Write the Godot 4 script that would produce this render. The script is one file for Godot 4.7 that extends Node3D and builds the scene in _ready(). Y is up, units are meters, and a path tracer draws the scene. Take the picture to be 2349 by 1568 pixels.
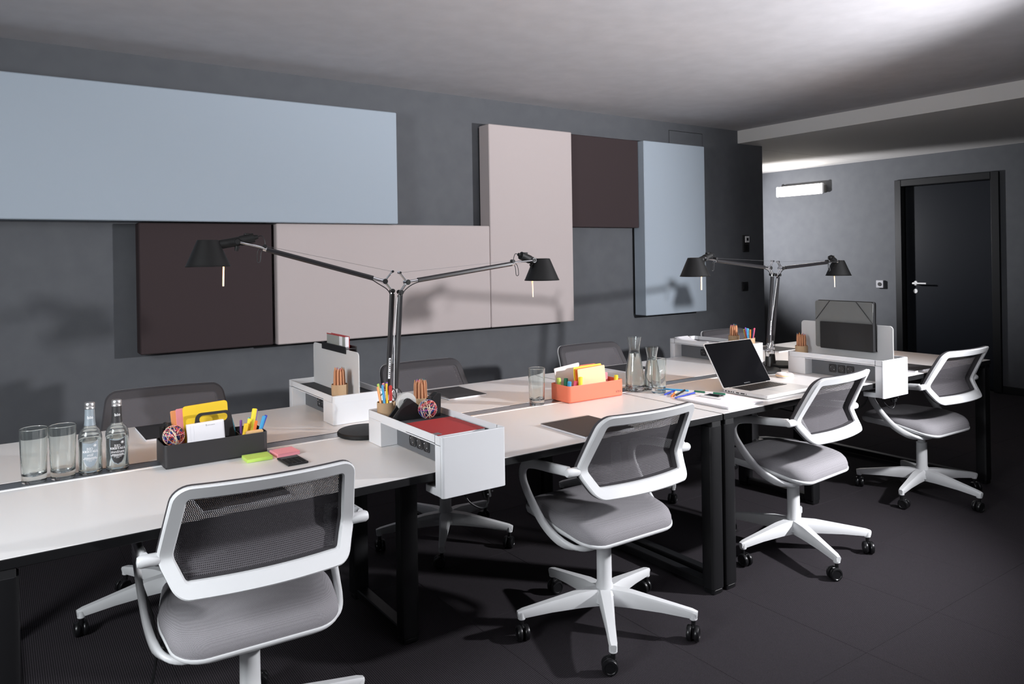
extends Node3D
# Office with two bench desks, eight swivel chairs, four double-arm task lamps and fabric wall panels.
# World: x runs along the desks, y is up, z comes from the panelled wall towards the camera. Metres.

const DESK := 0.74
var names := {}
var mats := {}
var tex := {}
var rng := RandomNumberGenerator.new()


# ------------------------------------------------------------------ mesh builder
class Mb:
	var st := SurfaceTool.new()
	var g := 0
	func _init() -> void:
		st.begin(Mesh.PRIMITIVE_TRIANGLES)
	func tri(a: Vector3, b: Vector3, c: Vector3) -> void:
		st.add_vertex(a); st.add_vertex(c); st.add_vertex(b)
	func quad(a: Vector3, b: Vector3, c: Vector3, d: Vector3) -> void:
		tri(a, b, c); tri(a, c, d)
	func fresh() -> void:
		g += 1; st.set_smooth_group(g)
	func flat() -> void:
		st.set_smooth_group(-1)
	func oq(a: Vector3, b: Vector3, c: Vector3, d: Vector3, ctr: Vector3) -> void:
		if (b - a).cross(c - a).dot((a + b + c + d) * 0.25 - ctr) < 0.0:
			quad(d, c, b, a)
		else:
			quad(a, b, c, d)
	# box with chamfered edges
	func box(c: Vector3, s: Vector3, ch := 0.0, xf := Transform3D()) -> void:
		flat()
		var h := s * 0.5
		ch = minf(ch, minf(h.x, minf(h.y, h.z)) * 0.9)
		var cc := xf * c
		var pt := func(sg: Array, ax: int) -> Vector3:
			var v := Vector3()
			for k in 3:
				v[k] = sg[k] * (h[k] if k == ax else h[k] - ch)
			return xf * (c + v)
		for ax in 3:
			var b1 := (ax + 1) % 3
			var b2 := (ax + 2) % 3
			for sn in [-1.0, 1.0]:
				var q := []
				for pr in [[-1.0, -1.0], [1.0, -1.0], [1.0, 1.0], [-1.0, 1.0]]:
					var sg := [0.0, 0.0, 0.0]
					sg[ax] = sn; sg[b1] = pr[0]; sg[b2] = pr[1]
					q.append(pt.call(sg, ax))
				oq(q[0], q[1], q[2], q[3], cc)
				if ch > 0.0:
					for s2 in [-1.0, 1.0]:
						var e := []
						for s3 in [-1.0, 1.0]:
							var sg := [0.0, 0.0, 0.0]
							sg[ax] = sn; sg[b1] = s2; sg[b2] = s3
							e.append(pt.call(sg, ax)); e.append(pt.call(sg, b1))
						oq(e[0], e[1], e[3], e[2], cc)
		if ch > 0.0:
			for sx in [-1.0, 1.0]:
				for sy in [-1.0, 1.0]:
					for sz in [-1.0, 1.0]:
						var sg := [sx, sy, sz]
						var a: Vector3 = pt.call(sg, 0)
						var b: Vector3 = pt.call(sg, 1)
						var d: Vector3 = pt.call(sg, 2)
						if (b - a).cross(d - a).dot(a - cc) < 0.0:
							tri(a, d, b)
						else:
							tri(a, b, d)
	# corners given as min and max
	func span(a: Vector3, b: Vector3, ch := 0.0) -> void:
		box((a + b) * 0.5, (b - a).abs(), ch)
	# polygon in local xy, extruded along local z from 0 to depth
	func extrude(poly: PackedVector2Array, depth: float, xf := Transform3D(), ch := 0.0, round_sides := true) -> void:
		var n := poly.size()
		var area := 0.0
		for i in n:
			area += poly[i].cross(poly[(i + 1) % n])
		var p := poly.duplicate()
		if area < 0.0:
			p.reverse()
		var inner := PackedVector2Array()
		for i in n:
			var d1 := (p[i] - p[(i + n - 1) % n]).normalized()
			var d2 := (p[(i + 1) % n] - p[i]).normalized()
			var nn := Vector2(d1.y + d2.y, -d1.x - d2.x).normalized()
			var k := maxf(0.35, nn.dot(Vector2(d1.y, -d1.x)))
			inner.append(p[i] - nn * (ch / k))
		var t := Geometry2D.triangulate_polygon(inner)
		flat()
		for i in range(0, t.size(), 3):
			var a := inner[t[i]]
			var b := inner[t[i + 1]]
			var c := inner[t[i + 2]]
			if (b - a).cross(c - a) < 0.0:
				var x := b; b = c; c = x
			tri(xf * Vector3(a.x, a.y, depth), xf * Vector3(b.x, b.y, depth), xf * Vector3(c.x, c.y, depth))
			tri(xf * Vector3(a.x, a.y, 0), xf * Vector3(c.x, c.y, 0), xf * Vector3(b.x, b.y, 0))
		if round_sides:
			fresh()
		for i in n:
			var j := (i + 1) % n
			if round_sides:
				var d0 := (p[i] - p[(i + n - 1) % n]).normalized()
				if d0.dot((p[j] - p[i]).normalized()) < 0.86:
					fresh()
			quad(xf * Vector3(p[i].x, p[i].y, ch), xf * Vector3(p[j].x, p[j].y, ch), xf * Vector3(p[j].x, p[j].y, depth - ch), xf * Vector3(p[i].x, p[i].y, depth - ch))
		if ch > 0.0:
			flat()
			for i in n:
				var j := (i + 1) % n
				quad(xf * Vector3(p[i].x, p[i].y, depth - ch), xf * Vector3(p[j].x, p[j].y, depth - ch), xf * Vector3(inner[j].x, inner[j].y, depth), xf * Vector3(inner[i].x, inner[i].y, depth))
				quad(xf * Vector3(inner[i].x, inner[i].y, 0), xf * Vector3(inner[j].x, inner[j].y, 0), xf * Vector3(p[j].x, p[j].y, ch), xf * Vector3(p[i].x, p[i].y, ch))
	# profile of (radius, height) turned about y; runs upward on the outside
	func lathe(prof: Array, seg := 24, xf := Transform3D()) -> void:
		fresh()
		for i in prof.size() - 1:
			var a: Vector2 = prof[i]
			var b: Vector2 = prof[i + 1]
			if i > 0:
				var z: Vector2 = prof[i - 1]
				if (a - z).normalized().dot((b - a).normalized()) < 0.8:
					fresh()
			for k in seg:
				var t0 := TAU * k / seg
				var t1 := TAU * (k + 1) / seg
				var u := Vector3(cos(t0), 0, sin(t0))
				var v := Vector3(cos(t1), 0, sin(t1))
				var a0 := xf * (u * a.x + Vector3(0, a.y, 0))
				var a1 := xf * (v * a.x + Vector3(0, a.y, 0))
				var b0 := xf * (u * b.x + Vector3(0, b.y, 0))
				var b1 := xf * (v * b.x + Vector3(0, b.y, 0))
				if a.x < 1e-6:
					tri(a0, b0, b1)
				elif b.x < 1e-6:
					tri(a0, b0, a1)
				else:
					quad(a0, b0, b1, a1)
	# closed profile swept along a path; the profile's y follows «up»
	func sweep(path: PackedVector3Array, prof: PackedVector2Array, up: Vector3, scales := [], closed := false, caps := true) -> void:
		var n := path.size()
		var m := prof.size()
		var rings := []
		for i in n:
			var t: Vector3
			if closed:
				t = (path[(i + 1) % n] - path[(i + n - 1) % n]).normalized()
			else:
				t = (path[mini(i + 1, n - 1)] - path[maxi(i - 1, 0)]).normalized()
			var side := t.cross(up).normalized()
			var vv := side.cross(t).normalized()
			var sc: Vector2 = scales[i] if i < scales.size() else Vector2.ONE
			var ring := PackedVector3Array()
			for q in prof:
				ring.append(path[i] + side * q.x * sc.x + vv * q.y * sc.y)
			rings.append(ring)
		fresh()
		for k in m:
			var k2 := (k + 1) % m
			if (prof[k] - prof[(k + m - 1) % m]).normalized().dot((prof[k2] - prof[k]).normalized()) < 0.75:
				fresh()
			for i in (n if closed else n - 1):
				var i2 := (i + 1) % n
				quad(rings[i][k2], rings[i][k], rings[i2][k], rings[i2][k2])
		if caps and not closed:
			flat()
			var t := Geometry2D.triangulate_polygon(prof)
			for i in range(0, t.size(), 3):
				tri(rings[0][t[i]], rings[0][t[i + 1]], rings[0][t[i + 2]])
				tri(rings[n - 1][t[i]], rings[n - 1][t[i + 2]], rings[n - 1][t[i + 1]])
	func tube(path: PackedVector3Array, r: float, seg := 8, radii := []) -> void:
		var n := path.size()
		var rings := []
		var nrm := Vector3.UP
		for i in n:
			var t := (path[mini(i + 1, n - 1)] - path[maxi(i - 1, 0)]).normalized()
			if i == 0:
				nrm = Vector3.UP if absf(t.y) < 0.9 else Vector3.RIGHT
			nrm = (nrm - t * nrm.dot(t)).normalized()
			var b := t.cross(nrm)
			var rr: float = radii[i] if i < radii.size() else r
			var ring := PackedVector3Array()
			for k in seg:
				var a := TAU * k / seg
				ring.append(path[i] + (nrm * cos(a) + b * sin(a)) * rr)
			rings.append(ring)
		fresh()
		for i in n - 1:
			for k in seg:
				var k2 := (k + 1) % seg
				quad(rings[i][k], rings[i][k2], rings[i + 1][k2], rings[i + 1][k])
		flat()
		for k in range(1, seg - 1):
			tri(rings[0][0], rings[0][k + 1], rings[0][k])
			tri(rings[n - 1][0], rings[n - 1][k], rings[n - 1][k + 1])
	func rod(a: Vector3, b: Vector3, r: float, seg := 10, r2 := -1.0) -> void:
		tube(PackedVector3Array([a, b]), r, seg, [r, r if r2 < 0.0 else r2])
	func ball(c: Vector3, r: float, seg := 16, squash := 1.0) -> void:
		var pr := []
		for i in 9:
			var a := -PI / 2 + PI * i / 8.0
			pr.append(Vector2(maxf(0.0, cos(a)) * r if i > 0 and i < 8 else 0.0, sin(a) * r * squash))
		lathe(pr, seg, Transform3D(Basis(), c))
	func done() -> ArrayMesh:
		st.generate_normals()
		st.index()
		return st.commit()


# ------------------------------------------------------------------ small helpers
func lin(r: float, g: float, b: float) -> Color:
	return Color(r, g, b).linear_to_srgb()


func mat(key: String, c: Color, rough := 0.6, metal := 0.0, spec := 0.5) -> StandardMaterial3D:
	if mats.has(key):
		return mats[key]
	var m := StandardMaterial3D.new()
	m.resource_name = key
	m.albedo_color = c
	m.roughness = rough
	m.metallic = metal
	m.metallic_specular = spec
	mats[key] = m
	return m


func glassy(key: String, c: Color, alpha: float, rough: float, bend: float) -> StandardMaterial3D:
	var m := mat(key, Color(c.r, c.g, c.b, alpha), rough)
	m.transparency = BaseMaterial3D.TRANSPARENCY_ALPHA
	m.refraction_enabled = true
	m.refraction_scale = bend
	return m


func numbered(called: String) -> String:
	var n: int = names.get(called, 0)
	names[called] = n + 1
	return called if n == 0 else "%s_%03d" % [called, n]


func put(mb: Mb, called: String, m: Material, parent: Node3D, at := Vector3.ZERO) -> MeshInstance3D:
	return put_mesh(mb.done(), called, m, parent, Transform3D(Basis(), at))


func put_mesh(me: Mesh, called: String, m: Material, parent: Node3D, xf := Transform3D()) -> MeshInstance3D:
	var o := MeshInstance3D.new()
	o.name = called
	o.mesh = me
	o.material_override = m
	o.transform = xf
	parent.add_child(o, true)
	return o


func thing(called: String, label: String, category: String, at := Vector3.ZERO, turn := 0.0, group := "") -> Node3D:
	var o := Node3D.new()
	o.name = numbered(called)
	add_child(o)
	o.position = at
	o.rotation.y = turn
	tag(o, label, category, group)
	return o


func tag(o: Node, label: String, category: String, group := "") -> void:
	o.set_meta("label", label)
	o.set_meta("category", category)
	if group:
		o.set_meta("group", group)


func solo(mb: Mb, called: String, m: Material, label: String, category: String, at := Vector3.ZERO, group := "") -> MeshInstance3D:
	var o := put(mb, numbered(called), m, self, at)
	tag(o, label, category, group)
	return o


func structure(mb: Mb, called: String, m: Material, parent: Node3D = null, at := Vector3.ZERO) -> MeshInstance3D:
	var o := put(mb, called if parent else numbered(called), m, parent if parent else self, at)
	if not parent:
		o.set_meta("kind", "structure")
	return o


func round_poly(pts: Array, radii: Array, seg := 5) -> PackedVector2Array:
	var out := PackedVector2Array()
	var n := pts.size()
	for i in n:
		var p: Vector2 = pts[i]
		var a: Vector2 = (pts[(i + n - 1) % n] - p).normalized()
		var b: Vector2 = (pts[(i + 1) % n] - p).normalized()
		var r: float = radii[i % radii.size()]
		if r <= 0.0:
			out.append(p)
			continue
		var half := a.angle_to(b) / 2.0
		var back := r / absf(tan(half))
		var c := p + (a + b).normalized() * (r / absf(sin(half)))
		var s0 := p + a * back - c
		var s1 := p + b * back - c
		var turn := s0.angle_to(s1)
		for k in seg + 1:
			out.append(c + s0.rotated(turn * k / seg))
	return out


func rect(w: float, h: float, r := 0.0, seg := 4) -> PackedVector2Array:
	return round_poly([Vector2(-w / 2, -h / 2), Vector2(w / 2, -h / 2), Vector2(w / 2, h / 2), Vector2(-w / 2, h / 2)], [r], seg)


func spline(pts: Array, per := 6) -> PackedVector3Array:
	var out := PackedVector3Array()
	var n := pts.size()
	for i in n - 1:
		var p0: Vector3 = pts[maxi(i - 1, 0)]
		var p1: Vector3 = pts[i]
		var p2: Vector3 = pts[i + 1]
		var p3: Vector3 = pts[mini(i + 2, n - 1)]
		for k in per:
			out.append(p1.cubic_interpolate(p2, p0, p3, float(k) / per))
	out.append(pts[n - 1])
	return out


# upright frame: polygon (x, y) -> world (x, z) laid flat, extruded upward
func flat_xf(y: float, at := Vector3.ZERO) -> Transform3D:
	return Transform3D(Basis(Vector3(1, 0, 0), Vector3(0, 0, -1), Vector3(0, 1, 0)), at + Vector3(0, y, 0))


func text_mesh(s: String, height: float, bold := 400, italic := false, face := "Droid Sans") -> TextMesh:
	var f := SystemFont.new()
	f.font_names = PackedStringArray([face])
	f.font_weight = bold
	f.font_italic = italic
	var t := TextMesh.new()
	t.text = s
	t.font = f
	t.font_size = 24
	t.pixel_size = height / 24.0
	t.depth = 0.0003
	t.curve_step = 2.0
	return t


# lettering wrapped round an upright cylinder of radius r, centred at the +z side
func bent(t: Mesh, r: float, lift: Vector2, slant := 0.0) -> ArrayMesh:
	var out := ArrayMesh.new()
	var st := SurfaceTool.new()
	st.begin(Mesh.PRIMITIVE_TRIANGLES)
	var arr := t.surface_get_arrays(0)
	var v: PackedVector3Array = arr[Mesh.ARRAY_VERTEX]
	var idx: PackedInt32Array = arr[Mesh.ARRAY_INDEX] if arr[Mesh.ARRAY_INDEX] != null else PackedInt32Array(range(v.size()))
	st.set_smooth_group(-1)
	for i in idx:
		var p := v[i]
		var x := p.x + lift.x + p.y * slant
		var rr := r + p.z
		st.add_vertex(Vector3(sin(x / r) * rr, p.y + lift.y, cos(x / r) * rr))
	st.generate_normals()
	st.commit(out)
	return out


# ------------------------------------------------------------------ textures
func noise_tex(key: String, freq: float, a: Color, b: Color, size := 512, octaves := 4) -> NoiseTexture2D:
	if tex.has(key):
		return tex[key]
	var n := FastNoiseLite.new()
	n.seed = key.hash() % 1000
	n.frequency = freq
	n.fractal_octaves = octaves
	var t := NoiseTexture2D.new()
	t.width = size
	t.height = size
	t.seamless = true
	t.noise = n
	var g := Gradient.new()
	g.set_color(0, a)
	g.set_color(1, b)
	t.color_ramp = g
	tex[key] = t
	return t


func grain(m: StandardMaterial3D, t: Texture2D, per_metre: float, world := true) -> void:
	m.albedo_texture = t
	m.uv1_triplanar = true
	m.uv1_world_triplanar = world
	m.uv1_scale = Vector3.ONE * per_metre


func rib_image(size: int, ribs: int, low: float, high: float, jitter: float, weave := false, upright := false) -> ImageTexture:
	var im := Image.create(size, size, false, Image.FORMAT_RGB8)
	var r := RandomNumberGenerator.new()
	r.seed = 77
	for y in size:
		for x in size:
			var k := 0.5 + 0.5 * sin(TAU * ribs * (x if upright else y) / size)
			if weave:
				k = 0.5 * k + 0.5 * (0.5 + 0.5 * sin(TAU * ribs * x / size + (PI if int(float(y) * ribs / size) % 2 else 0.0)))
			var v := clampf(lerpf(low, high, k) + r.randf_range(-jitter, jitter), 0.0, 1.0)
			im.set_pixel(x, y, Color(v, v * 0.985, v))
	return ImageTexture.create_from_image(im)


func materials() -> void:
	var w := mat("wall_paint", lin(0.115, 0.121, 0.132), 0.75)
	grain(w, noise_tex("paint", 0.02, Color(0.93, 0.93, 0.94), Color(1, 1, 1)), 0.6)
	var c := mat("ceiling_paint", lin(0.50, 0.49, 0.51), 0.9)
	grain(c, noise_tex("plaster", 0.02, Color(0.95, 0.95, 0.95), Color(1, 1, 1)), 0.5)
	var carpet := mat("carpet", lin(0.060, 0.054, 0.061), 0.95, 0.0, 0.3)
	grain(carpet, rib_image(512, 72, 0.45, 0.95, 0.12, false, true), 2.0)
	mat("carpet_backing", lin(0.008, 0.008, 0.009), 0.95)
	for p in [["panel_blue", lin(0.43, 0.495, 0.565)], ["panel_beige", lin(0.58, 0.51, 0.50)], ["panel_brown", lin(0.058, 0.043, 0.045)]]:
		var m := mat(p[0], p[1], 0.95, 0.0, 0.25)
		grain(m, noise_tex("felt", 0.35, Color(0.92, 0.92, 0.92), Color(1, 1, 1), 512, 2), 3.0)
	mat("panel_back", lin(0.006, 0.006, 0.007), 0.9)
	mat("laminate", lin(0.80, 0.79, 0.78), 0.32)
	mat("desk_black", lin(0.006, 0.006, 0.007), 0.45)
	mat("desk_under", lin(0.005, 0.005, 0.006), 0.7)
	mat("alu", lin(0.46, 0.47, 0.49), 0.32, 0.9)
	mat("alu_dark", lin(0.16, 0.165, 0.17), 0.4, 0.8)
	mat("chair_white", lin(0.78, 0.79, 0.80), 0.38)
	var seat := mat("seat_fabric", lin(0.50, 0.50, 0.51), 0.95, 0.0, 0.2)
	grain(seat, rib_image(256, 32, 0.62, 1.0, 0.10, true), 11.0, false)
	mat("chair_mesh", lin(0.095, 0.088, 0.097), 0.8)
	mat("chair_trim", lin(0.05, 0.047, 0.052), 0.7)
	mat("rubber", lin(0.008, 0.008, 0.009), 0.32)
	mat("organizer_white", lin(0.80, 0.81, 0.83), 0.36)
	mat("felt_dark", lin(0.055, 0.057, 0.062), 0.95)
	mat("socket_panel", lin(0.13, 0.135, 0.145), 0.6)
	mat("socket_black", lin(0.006, 0.006, 0.007), 0.3)
	mat("chrome", lin(0.88, 0.89, 0.91), 0.14, 1.0)
	mat("steel", lin(0.55, 0.56, 0.58), 0.28, 1.0)
	mat("lamp_black", lin(0.016, 0.017, 0.019), 0.36, 0.0, 0.75)
	mat("lamp_tube", lin(0.012, 0.011, 0.013), 0.34, 0.0, 0.7)
	mat("lamp_inside", lin(0.75, 0.72, 0.66), 0.5)
	mat("lamp_rod", lin(0.85, 0.80, 0.70), 0.4)
	mat("cable", lin(0.010, 0.010, 0.011), 0.4)
	glassy("glass", Color(0.97, 0.99, 0.985), 0.02, 0.0, 0.05)
	glassy("water", Color(0.97, 0.99, 0.99), 0.01, 0.0, 0.033)
	glassy("frosted", Color(0.88, 0.88, 0.88), 0.80, 0.6, 0.045)
	mat("cap", lin(0.62, 0.62, 0.63), 0.35, 0.9)
	mat("label_dark", lin(0.03, 0.03, 0.032), 0.5)
	mat("label_grey", lin(0.29, 0.34, 0.38), 0.45, 0.2)
	mat("print_white", lin(0.85, 0.85, 0.86), 0.6)
	mat("paper", lin(0.82, 0.81, 0.84), 0.85)
	mat("book_black", lin(0.020, 0.020, 0.023), 0.55)
	mat("book_red", lin(0.42, 0.028, 0.028), 0.6)
	mat("book_grey", lin(0.33, 0.34, 0.32), 0.6)
	mat("kraft", lin(0.50, 0.34, 0.20), 0.85)
	mat("pencil_wood", lin(0.58, 0.27, 0.14), 0.7)
	mat("plastic_black", lin(0.013, 0.013, 0.014), 0.4)
	mat("caddy_black", lin(0.024, 0.023, 0.025), 0.5)
	mat("caddy_orange", lin(0.80, 0.20, 0.11), 0.5)
	mat("screen", lin(0.004, 0.004, 0.005), 0.12)
	mat("door_dark", lin(0.006, 0.0065, 0.008), 0.45)
	mat("silver_plate", lin(0.40, 0.40, 0.42), 0.4, 0.3)
	mat("tape", lin(0.62, 0.62, 0.60), 0.35)
	mat("trim_white", lin(0.62, 0.60, 0.58), 0.85)
	mat("wire_grey", lin(0.30, 0.30, 0.31), 0.35, 0.8)
	for k in [["yellow", 0.90, 0.60, 0.03], ["peach", 0.95, 0.42, 0.16], ["pink", 0.92, 0.36, 0.42], ["rose", 0.90, 0.12, 0.22], ["lime", 0.50, 0.72, 0.14], ["sky", 0.05, 0.36, 0.68], ["blue", 0.03, 0.06, 0.45], ["teal", 0.02, 0.22, 0.30], ["violet", 0.22, 0.08, 0.42], ["orange", 0.85, 0.19, 0.03], ["red", 0.52, 0.03, 0.03], ["green", 0.01, 0.16, 0.09], ["cream", 0.88, 0.62, 0.34], ["ivory", 0.80, 0.68, 0.50], ["aqua", 0.15, 0.50, 0.55], ["lemon", 0.92, 0.78, 0.05], ["rust", 0.55, 0.13, 0.05], ["navy", 0.02, 0.025, 0.09], ["tan", 0.68, 0.43, 0.20]]:
		mat(k[0], lin(k[1], k[2], k[3]), 0.55)


# ------------------------------------------------------------------ start
func _ready() -> void:
	rng.seed = 4
	view_and_light()
	materials()
	shell()
	wall_panels()
	wall_fittings()
	desks()
	chairs()
	organizers()
	lamps()
	drinks()
	caddies()
	desk_items()
	cables()


func view_and_light() -> void:
	var yaw := deg_to_rad(34.80)
	var roll := deg_to_rad(-0.912)
	var f := 1716.84
	var fw := Vector3(sin(yaw), deg_to_rad(-0.039), -cos(yaw)).normalized()
	var right := Vector3(cos(yaw), 0, sin(yaw))
	var up := right.cross(fw)
	var r2 := right * cos(roll) + up * sin(roll)
	var u2 := up * cos(roll) - right * sin(roll)
	var cam := Camera3D.new()
	cam.name = "camera"
	cam.projection = Camera3D.PROJECTION_FRUSTUM
	cam.near = 0.05
	cam.far = 60.0
	cam.size = 0.05 * 1568.0 / f
	cam.frustum_offset = Vector2(0, -0.05 * (784.0 - 587.9) / f)
	cam.transform = Transform3D(Basis(r2, u2, -fw), Vector3(0, 1.4104, 4.4582))
	add_child(cam)
	cam.current = true
	var env := Environment.new()
	env.background_mode = Environment.BG_COLOR
	env.background_color = Color(0, 0, 0)
	env.tonemap_mode = Environment.TONE_MAPPER_LINEAR
	env.tonemap_exposure = 1.0
	env.sdfgi_enabled = true
	env.ssao_enabled = true
	env.ssil_enabled = true
	var we := WorldEnvironment.new()
	we.name = "world"
	we.environment = env
	add_child(we)
	# photographer's flash heads on stands: a hard key right of the frame, and one bounced off the ceiling by the camera
	flash(Vector3(4.0, 1.66, 4.1), Vector3(2.0, 1.10, 0.4), 11.5, 54.0, 0.06, "flash head on a stand right of the frame, aimed at the wall panels")
	flash(Vector3(1.9, 1.5, 5.4), Vector3(2.1, 2.52, 4.6), 11.0, 52.0, 0.08, "flash head on a stand behind the camera, aimed at the ceiling")
	flash(Vector3(6.55, 1.62, -1.6), Vector3(8.07, 1.72, -0.70), 6.5, 44.0, 0.06, "flash head on a stand hidden in the passage, aimed at the far wall")
	softbox(Vector3(-1.6, 1.75, 3.1), Vector3(1.4, 0.85, 2.3), 0.9, 7.0)


func softbox(at: Vector3, aim: Vector3, size: float, energy: float) -> void:
	var t := thing("softbox", "square softbox on a stand left of the frame, aimed across the nearer desk", "softbox", Vector3(at.x, 0, at.z))
	var xf := Transform3D(Basis(), Vector3(0, at.y, 0)).looking_at(Vector3(aim.x - at.x, aim.y, aim.z - at.z))
	var mb := Mb.new()
	var h := size / 2
	var c := [Vector3(-h, -h, 0), Vector3(h, -h, 0), Vector3(h, h, 0), Vector3(-h, h, 0)]
	mb.flat()
	for k in 4:
		mb.quad(xf * c[k], xf * c[(k + 1) % 4], xf * (c[(k + 1) % 4] * 0.12 + Vector3(0, 0, 0.4)), xf * (c[k] * 0.12 + Vector3(0, 0, 0.4)))
	put(mb, "hood", mat("lamp_black", lin(0.022, 0.022, 0.025), 0.45), t)
	mb = Mb.new()
	mb.box(Vector3(0, 0, 0.01), Vector3(size * 0.98, size * 0.98, 0.004), 0.0, xf)
	var glow := StandardMaterial3D.new()
	glow.resource_name = "softbox_glow"
	glow.emission_enabled = true
	glow.emission = Color(0.97, 0.985, 1.0)
	glow.emission_energy_multiplier = 1.0
	put(mb, "light_diffuser", glow, t)
	mb = Mb.new()
	mb.rod(Vector3(0, 0.02, 0) + xf.basis.z * 0.42, xf * Vector3(0, 0, 0.40), 0.014)
	for k in 3:
		var d := Vector3(cos(TAU * k / 3), 0, sin(TAU * k / 3))
		mb.rod(Vector3(0, 0.5, 0) + xf.basis.z * 0.42, d * 0.4 + Vector3(0, 0.012, 0) + xf.basis.z * 0.42, 0.009)
	put(mb, "stand", mat("lamp_black", Color.BLACK), t)
	var l := AreaLight3D.new()
	l.name = "softbox_lamp"
	l.area_size = Vector2(size * 0.96, size * 0.96)
	l.light_energy = energy
	l.light_color = Color(0.97, 0.985, 1.0)
	l.area_range = 30.0
	l.area_attenuation = 2.0
	l.shadow_enabled = true
	t.add_child(l)
	l.transform = Transform3D(xf.basis, xf * Vector3(0, 0, -0.01))


func flash(at: Vector3, aim: Vector3, energy: float, angle: float, size: float, label: String) -> void:
	var t := thing("studio_flash", label, "flash", Vector3(at.x, 0, at.z))
	var xf := Transform3D(Basis(), Vector3(0, at.y, 0)).looking_at(Vector3(aim.x - at.x, aim.y, aim.z - at.z))
	var turned := Transform3D(xf.basis * Basis(Vector3.RIGHT, PI / 2), xf.origin)   # local +y points backward
	var mb := Mb.new()
	mb.lathe([Vector2(0, 0.36), Vector2(0.05, 0.36), Vector2(0.055, 0.34), Vector2(0.055, 0.10), Vector2(0.0, 0.10)].map(func(v): return v), 20, turned)
	put(mb, "body", mat("lamp_black", Color.BLACK), t)
	mb = Mb.new()
	mb.lathe([Vector2(0.058, 0.10), Vector2(0.10, 0.0), Vector2(0.097, 0.0), Vector2(0.055, 0.10)], 24, turned)
	put(mb, "reflector", mat("steel", Color.WHITE), t)
	var glow := StandardMaterial3D.new()
	glow.resource_name = "flash_glow"
	glow.emission_enabled = true
	glow.emission = Color(1, 0.98, 0.96)
	glow.emission_energy_multiplier = 2.0
	mb = Mb.new()
	mb.lathe([Vector2(0, 0.055), Vector2(size, 0.055), Vector2(size, 0.045), Vector2(0, 0.045)], 24, turned)
	put(mb, "flash_light_disc", glow, t)
	mb = Mb.new()
	mb.rod(Vector3(0, 0.02, 0), Vector3(0, at.y - 0.05, 0), 0.014)
	for k in 3:
		var d := Vector3(cos(TAU * k / 3 + 0.4), 0, sin(TAU * k / 3 + 0.4))
		mb.rod(Vector3(0, 0.5, 0), d * 0.4 + Vector3(0, 0.012, 0), 0.009)
	put(mb, "stand", mat("lamp_black", Color.BLACK), t)
	var l := SpotLight3D.new()
	l.name = "flash_lamp"
	l.light_energy = energy
	l.light_color = Color(0.985, 0.985, 1.0)
	l.light_size = size
	l.spot_angle = angle
	l.spot_angle_attenuation = 0.6
	l.spot_range = 30.0
	l.spot_attenuation = 2.0
	l.shadow_enabled = true
	t.add_child(l)
	l.transform = Transform3D(xf.basis, xf.origin - xf.basis.z * 0.03)


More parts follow.
